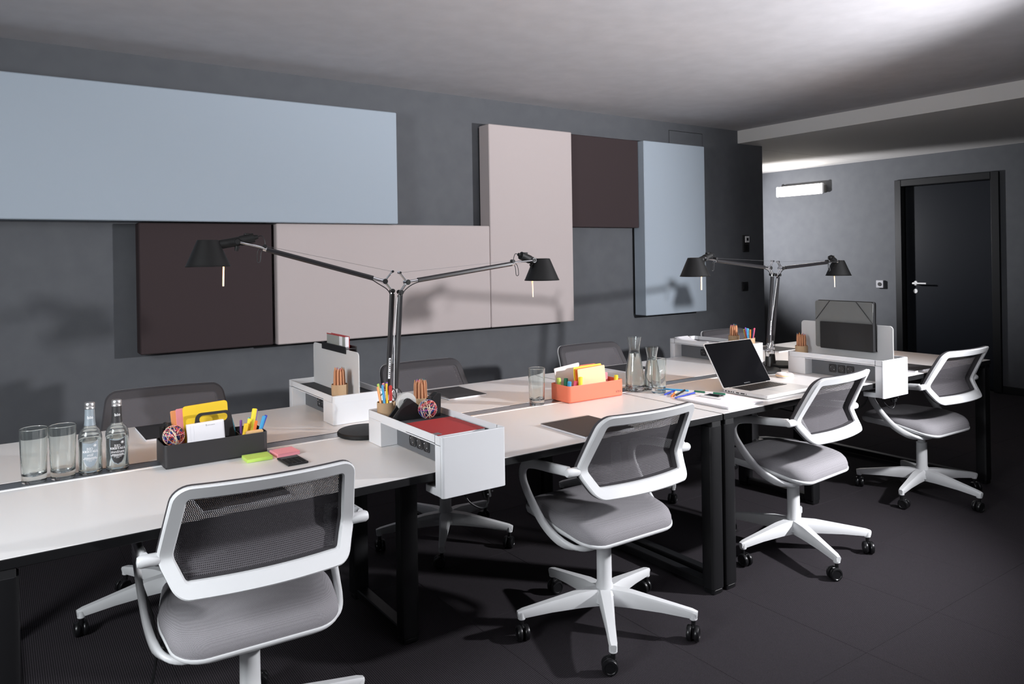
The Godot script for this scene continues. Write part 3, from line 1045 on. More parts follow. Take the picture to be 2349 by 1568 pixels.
# ------------------------------------------------------------------ desk organizers
func organizer(label: String, at: Vector3, turn: float, n_sockets := 3) -> Node3D:
	# local: length along z from -0.275 (pillar at the channel) to +0.275 (block hooked over the desk edge); y from the desk top
	var t := thing("desk_organizer", label, "organizer", at, turn, "white desk organizers")
	var w := 0.118
	var mb := Mb.new()
	mb.extrude(round_poly([Vector2(-w, -0.165), Vector2(w, -0.165), Vector2(w, -0.275), Vector2(-w, -0.275)], [0.0, 0.0, 0.010, 0.010], 4), 0.088, flat_xf(0.001), 0.0008)   # pillar
	mb.span(Vector3(-w, 0.087, -0.232), Vector3(w, 0.093, 0.166))
	for s in [-1.0, 1.0]:
		mb.span(Vector3(s * w, 0.090, -0.232), Vector3(s * (w - 0.004), 0.117, 0.265), 0.0008)
	mb.extrude(round_poly([Vector2(-w, -0.262), Vector2(w, -0.262), Vector2(w, -0.275), Vector2(-w, -0.275)], [0.0, 0.0, 0.010, 0.010], 4), 0.029, flat_xf(0.088), 0.0008)
	# hooked block (its own tray floor is the same height)
	mb.extrude(round_poly([Vector2(-w, 0.275), Vector2(w, 0.275), Vector2(w, 0.264), Vector2(-w, 0.264)], [0.010, 0.010, 0.0, 0.0], 4), 0.189, flat_xf(-0.072), 0.001)
	mb.span(Vector3(-w, -0.070, -0.266), Vector3(w, 0.091, -0.230), 0.0008)
	mb.span(Vector3(-w, -0.072, -0.231), Vector3(w, -0.048, -0.165), 0.002)
	for s in [-1.0, 1.0]:
		mb.span(Vector3(s * w, 0.088, -0.266), Vector3(s * (w - 0.004), 0.117, -0.228), 0.0008)
	put(mb, "body", mats["organizer_white"], t)
	mb = Mb.new()
	mb.span(Vector3(-w + 0.005, 0.093, -0.262), Vector3(w - 0.005, 0.0945, 0.150))
	put(mb, "felt_mat", mats["felt_dark"], t)
	for s in [-1.0, 1.0]:
		mb = Mb.new()
		mb.span(Vector3(s * 0.055, 0.001, -0.229), Vector3(s * 0.050, 0.087, 0.166))
		var pn := put(mb, "socket_panel", mats["socket_panel"], t)
		for k in n_sockets:
			var z := 0.055 - 0.05 * k if s < 0 else -0.06 + 0.05 * k
			var out := Basis(Vector3(0, 0, s), Vector3(0, 1, 0), Vector3(-s, 0, 0)).inverse() if false else Basis(Vector3.UP, s * PI / 2)
			mb = Mb.new()
			mb.extrude(rect(0.043, 0.043, 0.007), 0.004, Transform3D(out, Vector3(s * 0.055, 0.041, z)), 0.001)
			var so := put(mb, "socket", mat("socket_frame", lin(0.03, 0.03, 0.033), 0.35), pn)
			mb = Mb.new()
			mb.lathe([Vector2(0, 0.0035), Vector2(0.0175, 0.0035), Vector2(0.0185, 0.0052), Vector2(0.0195, 0.0052), Vector2(0.020, 0.0035)].map(func(v): return v), 18, Transform3D(out * Basis(Vector3.RIGHT, PI / 2), Vector3(s * 0.0552, 0.041, z)))
			put(mb, "socket_well", mats["socket_black"], so)
			mb = Mb.new()
			for q in [-1.0, 1.0]:
				mb.ball(Vector3(s * 0.060, 0.041 + q * 0.006, z + q * 0.009 * s), 0.0022, 8)
			put(mb, "contact", mats["chrome"], so)
	return t


func divider(t: Node3D) -> void:
	var mb := Mb.new()
	mb.extrude(round_poly([Vector2(-0.262, 0.0945), Vector2(0.262, 0.0945), Vector2(0.262, 0.282), Vector2(-0.262, 0.282)], [0.0, 0.0, 0.018, 0.018], 5), 0.005, Transform3D(Basis(Vector3.UP, PI / 2), Vector3(-0.0025, 0, 0)), 0.0008)
	put(mb, "divider", mats["frosted"], t)


func organizers() -> void:
	organizer("white organizer in the foreground holding the red notebook and tape dispenser", Vector3(1.2415, DESK, 2.175), PI)
	var o2 := organizer("white organizer with a frosted divider on the wall side, left of the nearer lamps", Vector3(1.235, DESK, 1.303), 0.0)
	var o3 := organizer("white organizer with a frosted divider and grey elastic folder", Vector3(3.757, DESK, 2.175), PI)
	organizer("white organizer behind the laptop screen, holding loose papers", Vector3(3.742, DESK, 1.303), 0.0)
	divider(o2)
	divider(o3)
	# black pocket with a thin book hung on the wall-side divider
	var mb := Mb.new()
	mb.span(Vector3(1.2285, 1.004, 1.16), Vector3(1.2315, 1.034, 1.44), 0.001)
	mb.span(Vector3(1.2285, 1.0235, 1.16), Vector3(1.280, 1.0255, 1.178))
	mb.span(Vector3(1.2285, 1.0235, 1.422), Vector3(1.280, 1.0255, 1.44))
	mb.span(Vector3(1.278, 0.90, 1.16), Vector3(1.281, 1.034, 1.44), 0.001)
	mb.span(Vector3(1.2385, 0.90, 1.16), Vector3(1.281, 0.903, 1.44))
	solo(mb, "hanging_pocket", mats["plastic_black"], "black pocket hooked over the frosted divider on the wall side", "pocket")
	var t := thing("thin_book", "thin grey book with red edge and white tab standing in the black pocket", "book", Vector3(1.256, 0.904, 1.29))
	mb = Mb.new()
	mb.span(Vector3(-0.012, 0, -0.105), Vector3(-0.0095, 0.170, 0.105), 0.0006)
	put(mb, "cover", mats["book_grey"], t)
	mb = Mb.new()
	mb.span(Vector3(-0.0095, 0.001, -0.105), Vector3(0.008, 0.167, 0.103))
	put(mb, "pages", mats["paper"], t)
	mb = Mb.new()
	mb.span(Vector3(0.008, 0, -0.105), Vector3(0.0105, 0.170, 0.105), 0.0006)
	mb.span(Vector3(-0.0122, 0.1675, -0.105), Vector3(-0.0093, 0.1712, 0.106))
	put(mb, "red_cover", mats["book_red"], t)
	mb = Mb.new()
	mb.span(Vector3(-0.0128, 0.128, 0.045), Vector3(-0.012, 0.168, 0.078))
	put(mb, "tab", mats["print_white"], t)
	# black pocket and elastic folder on the far divider
	mb = Mb.new()
	mb.extrude(round_poly([Vector2(-0.15, 0.0), Vector2(0.15, 0.0), Vector2(0.15, 0.145), Vector2(-0.15, 0.145)], [0.006], 3), 0.003, Transform3D(Basis(Vector3.UP, -PI / 2), Vector3(3.712, 0.884, 2.208)), 0.0005)
	mb.span(Vector3(3.712, 0.884, 2.060), Vector3(3.752, 0.887, 2.356))
	mb.span(Vector3(3.7495, 0.884, 2.062), Vector3(3.7530, 1.030, 2.354))
	solo(mb, "hanging_pocket", mats["plastic_black"], "flat black pocket in front of the grey elastic folder", "pocket")
	t = thing("elastic_folder", "grey folder with black elastic straps standing in the black pocket", "folder", Vector3(3.731, 0.888, 2.19))
	mb = Mb.new()
	mb.extrude(round_poly([Vector2(-0.165, 0.0), Vector2(0.155, 0.0), Vector2(0.165, 0.252), Vector2(-0.165, 0.252)], [0.012], 3), 0.003, Transform3D(Basis(Vector3.UP, -PI / 2), Vector3(-0.010, 0, 0)), 0.0004)
	put(mb, "front_cover", mat("folder_grey", lin(0.17, 0.175, 0.17), 0.55), t)
	mb = Mb.new()
	mb.span(Vector3(-0.009, 0.002, -0.150), Vector3(0.006, 0.246, 0.156))
	put(mb, "papers", mats["ivory"], t)
	mb = Mb.new()
	mb.extrude(round_poly([Vector2(-0.165, 0.0), Vector2(0.165, 0.0), Vector2(0.170, 0.255), Vector2(-0.165, 0.255)], [0.012], 3), 0.003, Transform3D(Basis(Vector3.UP, -PI / 2), Vector3(0.010, 0, 0)), 0.0004)
	mb.span(Vector3(-0.012, 0.0, 0.158), Vector3(0.010, 0.254, 0.163))
	put(mb, "back_cover", mats["plastic_black"], t)
	for s in [[-0.160, 0.150, -0.075, 0.256], [0.070, 0.256, 0.164, 0.140]]:
		mb = Mb.new()
		mb.rod(Vector3(-0.0150, s[1], s[0]), Vector3(-0.0150, s[3], s[2]), 0.0017, 6)
		put(mb, "elastic", mats["cable"], t)


# ------------------------------------------------------------------ lamps
func task_lamp(label: String, foot: Vector3, elbow: Vector3, head: Vector3, disc: Vector3, q_off: float, energy: float) -> void:
	var t := thing("task_lamp", label, "lamp", Vector3(foot.x, DESK, foot.z), 0.0, "black double-arm task lamps")
	var o := Vector3(foot.x, DESK, foot.z)
	var E := elbow - o
	var H := head - o
	var F := foot - o
	var D := disc - o
	var flat_dir := Vector3(H.x - E.x, 0, H.z - E.z)
	var d := flat_dir.normalized()
	var u := Vector3.UP
	var sidev := d.cross(u)
	var blk: Material = mats["lamp_black"]
	var chrome: Material = mats["chrome"]
	var mb := Mb.new()
	mb.lathe([Vector2(0, 0.001), Vector2(0.104, 0.001), Vector2(0.108, 0.005), Vector2(0.108, 0.013), Vector2(0.104, 0.018), Vector2(0, 0.020)], 40, Transform3D(Basis(), Vector3(D.x, 0, D.z)))
	put(mb, "base", blk, t)
	mb = Mb.new()
	mb.lathe([Vector2(0.0, 0.018), Vector2(0.021, 0.018), Vector2(0.020, 0.024), Vector2(0.0155, 0.072), Vector2(0.0, 0.074)], 20, Transform3D(Basis(), F))
	put(mb, "base_socket", blk, t)
	# lower joint in polished metal
	var j := F + Vector3(0, 0.105, 0)
	var P1 := E - d * 0.014 - u * 0.024
	var stem_dir := (P1 - j).normalized()
	mb = Mb.new()
	mb.rod(F + Vector3(0, 0.07, 0), j, 0.0045)
	mb.ball(j, 0.009, 12)
	mb.rod(j, j + stem_dir * 0.05, 0.006)
	mb.rod(j, j - d * 0.026 + u * 0.045, 0.0045)
	mb.rod(j - sidev * 0.014, j + sidev * 0.014, 0.008, 12)
	put(mb, "lower_joint", chrome, t)
	# stem: faceted black tube with a bright tension rod beside it
	var hexa := PackedVector2Array()
	for k in 8:
		hexa.append(Vector2(cos(TAU * k / 8 + PI / 8), sin(TAU * k / 8 + PI / 8)) * 0.0102)
	mb = Mb.new()
	mb.sweep(PackedVector3Array([j + stem_dir * 0.045, P1 - stem_dir * 0.012]), hexa, d)
	var stem := put(mb, "stem", mats["lamp_tube"], t)
	mb = Mb.new()
	mb.rod(j - d * 0.026 + u * 0.045, P1 - d * 0.012 - u * 0.02, 0.0014, 6)
	put(mb, "tension_rod", mats["steel"], t)
	# elbow
	var P2 := E + d * 0.015 + u * 0.014
	var P3 := E - d * 0.016 + u * 0.052
	mb = Mb.new()
	for s in [-1.0, 1.0]:
		mb.rod(P1 + sidev * s * 0.006, P2 + sidev * s * 0.006, 0.0034, 8)
		mb.rod(P2 + sidev * s * 0.006, P3 + sidev * s * 0.004, 0.0030, 8)
	mb.rod(P1 - stem_dir * 0.014, P1, 0.008, 12)
	mb.rod(P2 - sidev * 0.013, P2 + sidev * 0.013, 0.0105, 16)
	mb.rod(P3 - sidev * 0.010, P3 + sidev * 0.010, 0.005, 10)
	var Q := H - d * q_off + u * 0.040
	var arm_dir := (Q - P2).normalized()
	mb.rod(P2, P2 + arm_dir * 0.052, 0.0065, 12)
	put(mb, "elbow", chrome, t)
	for s in [-1.0, 1.0]:
		mb = Mb.new()
		mb.rod(P1 + sidev * s * 0.010, P1 + sidev * s * 0.016, 0.0085, 14)
		put(mb, "knob", blk, t)
		mb = Mb.new()
		mb.rod(P2 + sidev * s * 0.013, P2 + sidev * s * 0.0165, 0.0085, 14)
		put(mb, "knob", blk, t)
	# upper arm
	var A0 := P2 + arm_dir * 0.048
	var A1 := Q - arm_dir * 0.105
	mb = Mb.new()
	mb.sweep(PackedVector3Array([A0, A1]), hexa, u)
	put(mb, "arm", mats["lamp_tube"], t)
	mb = Mb.new()
	mb.rod(P3 + sidev * 0.008, A1 + u * 0.013 + sidev * 0.004, 0.0006, 5)
	put(mb, "tension_wire", mats["wire_grey"], t)
	mb = Mb.new()
	for s in [-1.0, 1.0]:
		mb.tube(spline([A1 + sidev * s * 0.005, A1 + arm_dir * 0.03 + sidev * s * 0.010 + u * 0.003, Q - arm_dir * 0.02 + sidev * s * 0.020, Q + sidev * s * 0.020], 4), 0.0042, 8)
		mb.rod(Q + sidev * s * 0.014, Q + sidev * s * 0.025, 0.0105, 14)
	mb.rod(A1 - arm_dir * 0.004, A1 + arm_dir * 0.012, 0.0088, 12)
	put(mb, "head_fork", chrome, t)
	mb = Mb.new()
	mb.rod(A1 + u * 0.010 - sidev * 0.010 + arm_dir * 0.006, A1 + u * 0.010 + sidev * 0.010 + arm_dir * 0.006, 0.0075, 12)
	for s in [-1.0, 1.0]:
		mb.rod(Q + sidev * s * 0.0245, Q + sidev * s * 0.0265, 0.0090, 14)
	# lamp socket passing through the fork, with a ribbed switch end
	var top := H + u * 0.020
	var ax := (Q - top)
	ax.y = maxf(ax.y, 0.012)
	ax = (ax.normalized() - d * 0.25 + u * 0.12).normalized()
	mb.rod(top + ax * 0.034, Q + ax * 0.012, 0.0165, 16, 0.0165)
	mb.rod(Q + ax * 0.010, Q + ax * 0.060, 0.0185, 18, 0.0175)
	mb.rod(Q + ax * 0.060, Q + ax * 0.074, 0.010, 12, 0.007)
	mb.box(Q + ax * 0.036 + u * 0.018, Vector3(0.022, 0.008, 0.016), 0.002)
	mb.rod(Q - u * 0.016, Q - u * 0.034 + d * 0.004, 0.010, 10, 0.006)
	put(mb, "lamp_socket", blk, t)
	# shade: open truncated cone, lighter inside
	var sx := Transform3D(Basis(), H)
	mb = Mb.new()
	mb.lathe([Vector2(0.0735, -0.049), Vector2(0.0765, -0.0495), Vector2(0.0775, -0.047), Vector2(0.0755, -0.0445), Vector2(0.0745, -0.043), Vector2(0.0375, 0.044), Vector2(0.0355, 0.047), Vector2(0.020, 0.0478), Vector2(0.020, 0.0465)], 40, sx)
	var shade := put(mb, "shade", blk, t)
	mb = Mb.new()
	mb.lathe([Vector2(0.020, 0.0462), Vector2(0.0345, 0.0455), Vector2(0.0360, 0.043), Vector2(0.0730, -0.043), Vector2(0.0735, -0.0488)], 40, sx)
	put(mb, "shade_lining", mats["lamp_inside"], shade)
	mb = Mb.new()
	var rp := H - d * 0.052 - u * 0.045
	mb.tube(PackedVector3Array([rp + u * 0.05, rp, rp - u * 0.076 + d * 0.002]), 0.0030, 8, [0.0022, 0.0028, 0.0032])
	put(mb, "handle_rod", mats["lamp_rod"], t)
	var glow: StandardMaterial3D = mats.get("bulb_glow", null)
	if glow == null:
		glow = StandardMaterial3D.new()
		glow.resource_name = "bulb_glow"
		glow.albedo_color = Color(1, 0.9, 0.7)
		glow.emission_enabled = true
		glow.emission = Color(1.0, 0.74, 0.42)
		glow.emission_energy_multiplier = 3.0
		mats["bulb_glow"] = glow
	mb = Mb.new()
	mb.ball(H + u * 0.008, 0.021, 16, 1.25)
	put(mb, "bulb", glow, t)
	var l := OmniLight3D.new()
	l.name = "bulb_lamp"
	l.light_color = Color(1.0, 0.74, 0.46)
	l.light_energy = energy
	l.light_size = 0.02
	l.omni_range = 15.0
	l.omni_attenuation = 2.0
	l.shadow_enabled = true
	t.add_child(l)
	l.position = H + u * 0.008
	# flex: from the socket to the arm, and a slack bow at the elbow and foot
	mb = Mb.new()
	var so := Q + ax * 0.072
	mb.tube(spline([so, so - d * 0.018 + u * 0.002, so - d * 0.026 - u * 0.03, A1 + arm_dir * 0.030 - u * 0.012, A1 + arm_dir * 0.034 - u * 0.050 + sidev * 0.004, A1 + arm_dir * 0.024 - u * 0.052, A1 + arm_dir * 0.018 - u * 0.012, A1], 5), 0.0017, 6)
	mb.tube(spline([A0 + arm_dir * 0.004 - u * 0.007, P2 - u * 0.012 + d * 0.020, P1 + d * 0.022 + u * 0.008, P1 + d * 0.009 - u * 0.010, P1 - stem_dir * 0.02 + d * 0.006], 5), 0.0019, 6)
	mb.tube(spline([j + stem_dir * 0.05 + d * 0.004, j + d * 0.028 + u * 0.02, j + d * 0.022 - u * 0.03, F + d * 0.030 + u * 0.030, F + d * 0.045 + u * 0.0225], 6), 0.0019, 6)
	put(mb, "flex", mats["cable"], t)
	if d.x > 0.0:
		return
	# rating sticker on the stem
	mb = Mb.new()
	var mid := j + stem_dir * 0.13 + sidev * 0.0102
	if sidev.z < 0:
		mid = j + stem_dir * 0.13 - sidev * 0.0102
	mb.box(Vector3.ZERO, Vector3(0.0085, 0.080, 0.0008), 0.0, Transform3D(Basis(stem_dir.cross(Vector3.BACK).normalized(), stem_dir, stem_dir.cross(Vector3.BACK).normalized().cross(stem_dir)), mid))
	var st := put(mb, "sticker", mats["print_white"], stem)
	mb = Mb.new()
	for k in 9:
		mb.box(mid + stem_dir * (-0.032 + 0.008 * k) + Vector3(0.0006, 0, 0.0006), Vector3(0.0042, 0.0022 + 0.002 * (k % 3), 0.0006))
	put(mb, "sticker_print", mats["label_dark"], st)


func lamps() -> void:
	task_lamp("black task lamp of the nearer pair with its arm reaching left", Vector3(1.262, 0.745, 1.775), Vector3(1.277, 1.305, 1.769), Vector3(0.640, 1.438, 1.618), Vector3(1.165, 0, 1.787), 0.100, 0.06)
	task_lamp("black task lamp of the nearer pair with its arm reaching right", Vector3(1.306, 0.745, 1.755), Vector3(1.326, 1.300, 1.800), Vector3(1.993, 1.350, 1.819), Vector3(1.40, 0, 1.758), 0.055, 0.06)
	task_lamp("black task lamp of the farther pair with its arm reaching left over the laptop", Vector3(3.61, 0.745, 1.795), Vector3(3.640, 1.305, 1.800), Vector3(2.975, 1.339, 1.828), Vector3(3.535, 0, 1.800), 0.070, 0.06)
	task_lamp("black task lamp of the farther pair with its arm reaching right towards the door", Vector3(3.715, 0.745, 1.745), Vector3(3.755, 1.300, 1.775), Vector3(4.427, 1.302, 1.729), Vector3(3.80, 0, 1.745), 0.040, 0.06)


# ------------------------------------------------------------------ glasses and bottles
func dense(prof: Array) -> Array:
	# support points beside every bend, so that smooth normals stay true on the straight stretches
	var out := [prof[0]]
	for i in prof.size() - 1:
		var a: Vector2 = prof[i]
		var b: Vector2 = prof[i + 1]
		var L := a.distance_to(b)
		if L > 0.004:
			out.append(a.lerp(b, 0.0012 / L))
			out.append(a.lerp(b, 0.5))
			out.append(a.lerp(b, 1.0 - 0.0012 / L))
		out.append(b)
	return out


func tumbler_mesh(h: float, r1: float, r0: float) -> ArrayMesh:
	var mb := Mb.new()
	var b := 0.020
	mb.lathe(dense([Vector2(0, 0), Vector2(r0 - 0.002, 0), Vector2(r0, 0.002), Vector2(lerpf(r0, r1, 0.5), h * 0.5), Vector2(r1, h - 0.001), Vector2(r1 - 0.0006, h), Vector2(r1 - 0.0014, h), Vector2(r1 - 0.0020, h - 0.001), Vector2(lerpf(r0, r1, 0.5) - 0.0022, h * 0.5), Vector2(r0 - 0.0035, b + 0.010), Vector2(r0 - 0.008, b + 0.003), Vector2(r0 * 0.45, b), Vector2(0, b)]), 40)
	return mb.done()


func bottle(label: String, at: Vector3, turn: float, dark: bool) -> void:
	var t := thing("water_bottle", label, "bottle", at, turn, "small glass water bottles")
	var mb := Mb.new()
	var outer := [Vector2(0, 0.0), Vector2(0.029, 0.0), Vector2(0.0335, 0.004), Vector2(0.034, 0.010), Vector2(0.034, 0.112), Vector2(0.0325, 0.124), Vector2(0.0275, 0.136), Vector2(0.0205, 0.144), Vector2(0.0165, 0.152), Vector2(0.0150, 0.165), Vector2(0.0135, 0.205), Vector2(0.0135, 0.214)]
	var wall := outer.duplicate()
	var ins := [Vector2(0.0115, 0.214), Vector2(0.0115, 0.205), Vector2(0.0130, 0.165), Vector2(0.0145, 0.152), Vector2(0.0185, 0.143), Vector2(0.0255, 0.134), Vector2(0.0302, 0.122), Vector2(0.0316, 0.111), Vector2(0.0316, 0.012), Vector2(0.029, 0.007), Vector2(0.0, 0.009)]
	wall.append_array(ins)
	mb.lathe(dense(wall), 36)
	put(mb, "glass", mats["glass"], t)
	mb = Mb.new()
	mb.lathe([Vector2(0, 0.0095), Vector2(0.0285, 0.0075), Vector2(0.0312, 0.0125), Vector2(0.0312, 0.106), Vector2(0.0, 0.106)], 36)
	put(mb, "water", mats["water"], t)
	mb = Mb.new()
	mb.lathe([Vector2(0.0138, 0.204), Vector2(0.0150, 0.2045), Vector2(0.0152, 0.209), Vector2(0.0145, 0.2105), Vector2(0.0152, 0.212), Vector2(0.0152, 0.222), Vector2(0.0135, 0.2245), Vector2(0, 0.225)], 28)
	put(mb, "cap", mats["cap"], t)
	var lm: Material = mats["label_dark"] if dark else mats["label_grey"]
	mb = Mb.new()
	mb.lathe([Vector2(0.0166, 0.152), Vector2(0.0152, 0.165), Vector2(0.0138, 0.2035)], 28)
	var neck := put(mb, "neck_label", lm, t)
	put_mesh(bent(text_mesh("bio", 0.012, 700), 0.0148, Vector2(0.001, 0.178)), "neck_print", mats["print_white"], neck)
	# shield label wrapped round the front
	mb = Mb.new()
	mb.fresh()
	var shield := func(v: float) -> float:    # half width by height 0..1
		if v > 0.72:
			return 0.0245
		return 0.0245 * sqrt(maxf(0.0, 1.0 - pow((0.72 - v) / 0.72, 2.2)))
	for rim in [true, false]:
		var rows := 16
		for i in rows:
			var v0 := float(i) / rows
			var v1 := float(i + 1) / rows
			for k in 10:
				var q := []
				for e in [[v0, k], [v0, k + 1], [v1, k + 1], [v1, k]]:
					var u: float = e[1] / 10.0 * 2.0 - 1.0
					var hw: float = shield.call(e[0]) * (1.0 if rim else 0.93)
					var y: float = 0.022 + (e[0] if rim else 0.03 + e[0] * 0.94) * 0.080 + (0.008 * u * u * (1.0 if u > 0 else 0.5) * e[0])
					var rr := 0.0342 if rim else 0.0344
					q.append(Vector3(sin(u * hw / rr) * rr, y, cos(u * hw / rr) * rr))
				if rim:
					mb.quad(q[0], q[1], q[2], q[3])
				else:
					mb.quad(q[0], q[1], q[2], q[3])
		if rim:
			put(mb, "label_rim", mats["label_grey"] if dark else mats["alu"], t)
			mb = Mb.new()
			mb.fresh()
	var lab := put(mb, "label", lm, t)
	var lines := [["BIO", 0.0105, 400, Vector2(-0.001, 0.083), "Droid Serif", 0.0], ["KRISTALL", 0.0090, 700, Vector2(0.0, 0.0745), "Droid Serif", 0.0], ["medium" if dark else "still", 0.0100, 400, Vector2(0, 0.0635), "Droid Serif", 0.25], ["MINERALWASSER", 0.0042, 700, Vector2(0, 0.0550), "Droid Sans", 0.0], ["BIO-MINERALWASSER", 0.0040, 700, Vector2(0, 0.0515), "Droid Sans", 0.0], ["NATURBELASSEN", 0.0030, 400, Vector2(0, 0.0475), "Droid Sans", 0.0], ["250 ML", 0.0030, 400, Vector2(0, 0.0442), "Droid Sans", 0.0]]
	for ln in lines:
		put_mesh(bent(text_mesh(ln[0], ln[1], ln[2], false, ln[4]), 0.0346, ln[3], ln[5]), "label_print", mats["print_white"], lab)
	mb = Mb.new()
	for k in 6:
		var a := TAU * k / 6 + 0.26
		var c := Vector3(sin(0.40) * 0.0347, 0.0925, cos(0.40) * 0.0347)
		var rx := Vector3(cos(0.40), 0, -sin(0.40))
		mb.rod(c, c + (rx * cos(a) + Vector3.UP * sin(a)) * 0.0050, 0.0008, 5)
	put(mb, "flower_mark", mats["print_white"], lab)


func drinks() -> void:
	var tm := tumbler_mesh(0.165, 0.0385, 0.0335)
	for g in [[0.098, 1.725, "clear tumbler farthest left, at the left edge of the desks"], [0.174, 1.733, "clear tumbler beside the grey-labelled water bottle"], [2.005, 1.752, "clear tumbler standing alone left of the orange caddy"], [2.632, 1.893, "clear tumbler in front of the small carafe"]]:
		var o := put_mesh(tm, numbered("tumbler"), mats["glass"], self, Transform3D(Basis(), Vector3(g[0], DESK + 0.0005, g[1])))
		tag(o, g[2], "glass", "clear tumblers")
	bottle("small glass water bottle with a pale grey label", Vector3(0.250, DESK + 0.0005, 1.722), -0.10, false)
	bottle("small glass water bottle with a black label", Vector3(0.326, DESK + 0.0005, 1.728), -0.08, true)
	for c in [[2.583, 1.780, 1.0, "large water carafe right of the orange caddy"], [2.668, 1.815, 0.80, "small water carafe behind a tumbler"]]:
		var k: float = c[2]
		var t := thing("carafe", c[3], "carafe", Vector3(c[0], DESK + 0.0005, c[1]), 0.0, "glass water carafes")
		var mb := Mb.new()
		var outer := [Vector2(0, 0), Vector2(0.043, 0), Vector2(0.047, 0.004), Vector2(0.048, 0.012), Vector2(0.047, 0.05), Vector2(0.043, 0.10), Vector2(0.034, 0.15), Vector2(0.027, 0.185), Vector2(0.0255, 0.200), Vector2(0.028, 0.220), Vector2(0.036, 0.263)]
		var ins := [Vector2(0.0345, 0.263), Vector2(0.0262, 0.220), Vector2(0.0236, 0.200), Vector2(0.0250, 0.185), Vector2(0.0320, 0.15), Vector2(0.0408, 0.10), Vector2(0.0448, 0.05), Vector2(0.0450, 0.022), Vector2(0.040, 0.016), Vector2(0.0, 0.016)]
		var wall := []
		for v in outer + ins:
			wall.append(Vector2(v.x * (0.5 + 0.5 * k) if k < 1.0 else v.x, v.y * k))
		mb.lathe(dense(wall), 40)
		put(mb, "glass", mats["glass"], t)
		mb = Mb.new()
		var wat := []
		for v in [Vector2(0, 0.0165), Vector2(0.0395, 0.0165), Vector2(0.0445, 0.0225), Vector2(0.0443, 0.05), Vector2(0.0403, 0.10), Vector2(0.0315, 0.15), Vector2(0.0245, 0.184), Vector2(0, 0.184)]:
			wat.append(Vector2(v.x * (0.5 + 0.5 * k) if k < 1.0 else v.x, v.y * k))
		mb.lathe(dense(wat), 40)
		put(mb, "water", mats["water"], t)


# ------------------------------------------------------------------ caddies and their contents
func caddy(label: String, m: String, x0: float, x1: float, z0: float, z1: float) -> Node3D:
	var t := thing("tool_caddy", label, "caddy", Vector3((x0 + x1) / 2, DESK + 0.0008, (z0 + z1) / 2))
	var w := (x1 - x0) / 2
	var d := (z1 - z0) / 2
	var mb := Mb.new()
	var ring := func(inset: float) -> PackedVector2Array: return rect(2 * (w - inset), 2 * (d - inset), 0.014 - inset * 0.6, 5)
	var lev := [[0.006, 0.0], [0.0, 0.006], [0.0, 0.0755], [0.0006, 0.077], [0.0024, 0.077], [0.003, 0.0755], [0.003, 0.004]]
	for q in lev.size() - 1:
		var a: PackedVector2Array = ring.call(lev[q][0])
		var b: PackedVector2Array = ring.call(lev[q + 1][0])
		mb.fresh()
		for i in a.size():
			var j := (i + 1) % a.size()
			mb.quad(Vector3(a[i].x, lev[q][1], a[i].y), Vector3(b[i].x, lev[q + 1][1], b[i].y), Vector3(b[j].x, lev[q + 1][1], b[j].y), Vector3(a[j].x, lev[q][1], a[j].y))
	mb.span(Vector3(-w + 0.006, 0.0005, -d + 0.006), Vector3(w - 0.006, 0.004, d - 0.006))
	put(mb, "tray", mats[m], t)
	# middle wall that rises into the handle, with a long grip hole
	var hx := 0.0
	var outl := round_poly([Vector2(hx - 0.074, 0.004), Vector2(hx + 0.084, 0.004), Vector2(hx + 0.060, 0.155), Vector2(hx - 0.052, 0.155)], [0.0, 0.0, 0.020, 0.020], 6)
	var hole := round_poly([Vector2(hx - 0.042, 0.120), Vector2(hx + 0.050, 0.120), Vector2(hx + 0.050, 0.146), Vector2(hx - 0.042, 0.146)], [0.0124], 5)
	mb = Mb.new()
	# fill between the hole and the outline, in four bands
	var th := 0.0045
	var xf := Transform3D(Basis(), Vector3(0, 0, -th / 2))
	var key := PackedVector2Array()
	key.append_array(outl)
	key.append(outl[0])
	var hh := hole.duplicate()
	hh.reverse()
	var best := 0
	for i in hh.size():
		if hh[i].distance_to(outl[0]) < hh[best].distance_to(outl[0]):
			best = i
	for i in hh.size() + 1:
		key.append(hh[(best + i) % hh.size()])
	key[outl.size()] = outl[0] + Vector2(0.00002, -0.00001)
	key[key.size() - 1] = hh[best] + Vector2(0.00002, 0.00002)
	mb.extrude(key, th, xf, 0.0)
	put(mb, "handle_wall", mats[m], t)
	mb = Mb.new()
	mb.span(Vector3(0.086, 0.004, -d + 0.0035), Vector3(0.089, 0.068, d - 0.0035))
	put(mb, "partition", mats[m], t)
	return t


func sheet(called: String, label: String, category: String, m: String, a: Vector3, w: float, h: float, thick: float, lean := 0.0, roll := 0.0, yaw := 0.0, r := 0.004, group := "") -> void:
	# upright card: lower left corner at a, width along x
	var mb := Mb.new()
	mb.extrude(round_poly([Vector2(0, 0), Vector2(w, 0), Vector2(w, h), Vector2(0, h)], [0.0, 0.0, r, r], 3), thick, Transform3D(Basis.from_euler(Vector3(lean, yaw, roll)), Vector3.ZERO))
	solo(mb, called, mats[m], label, category, a, group)


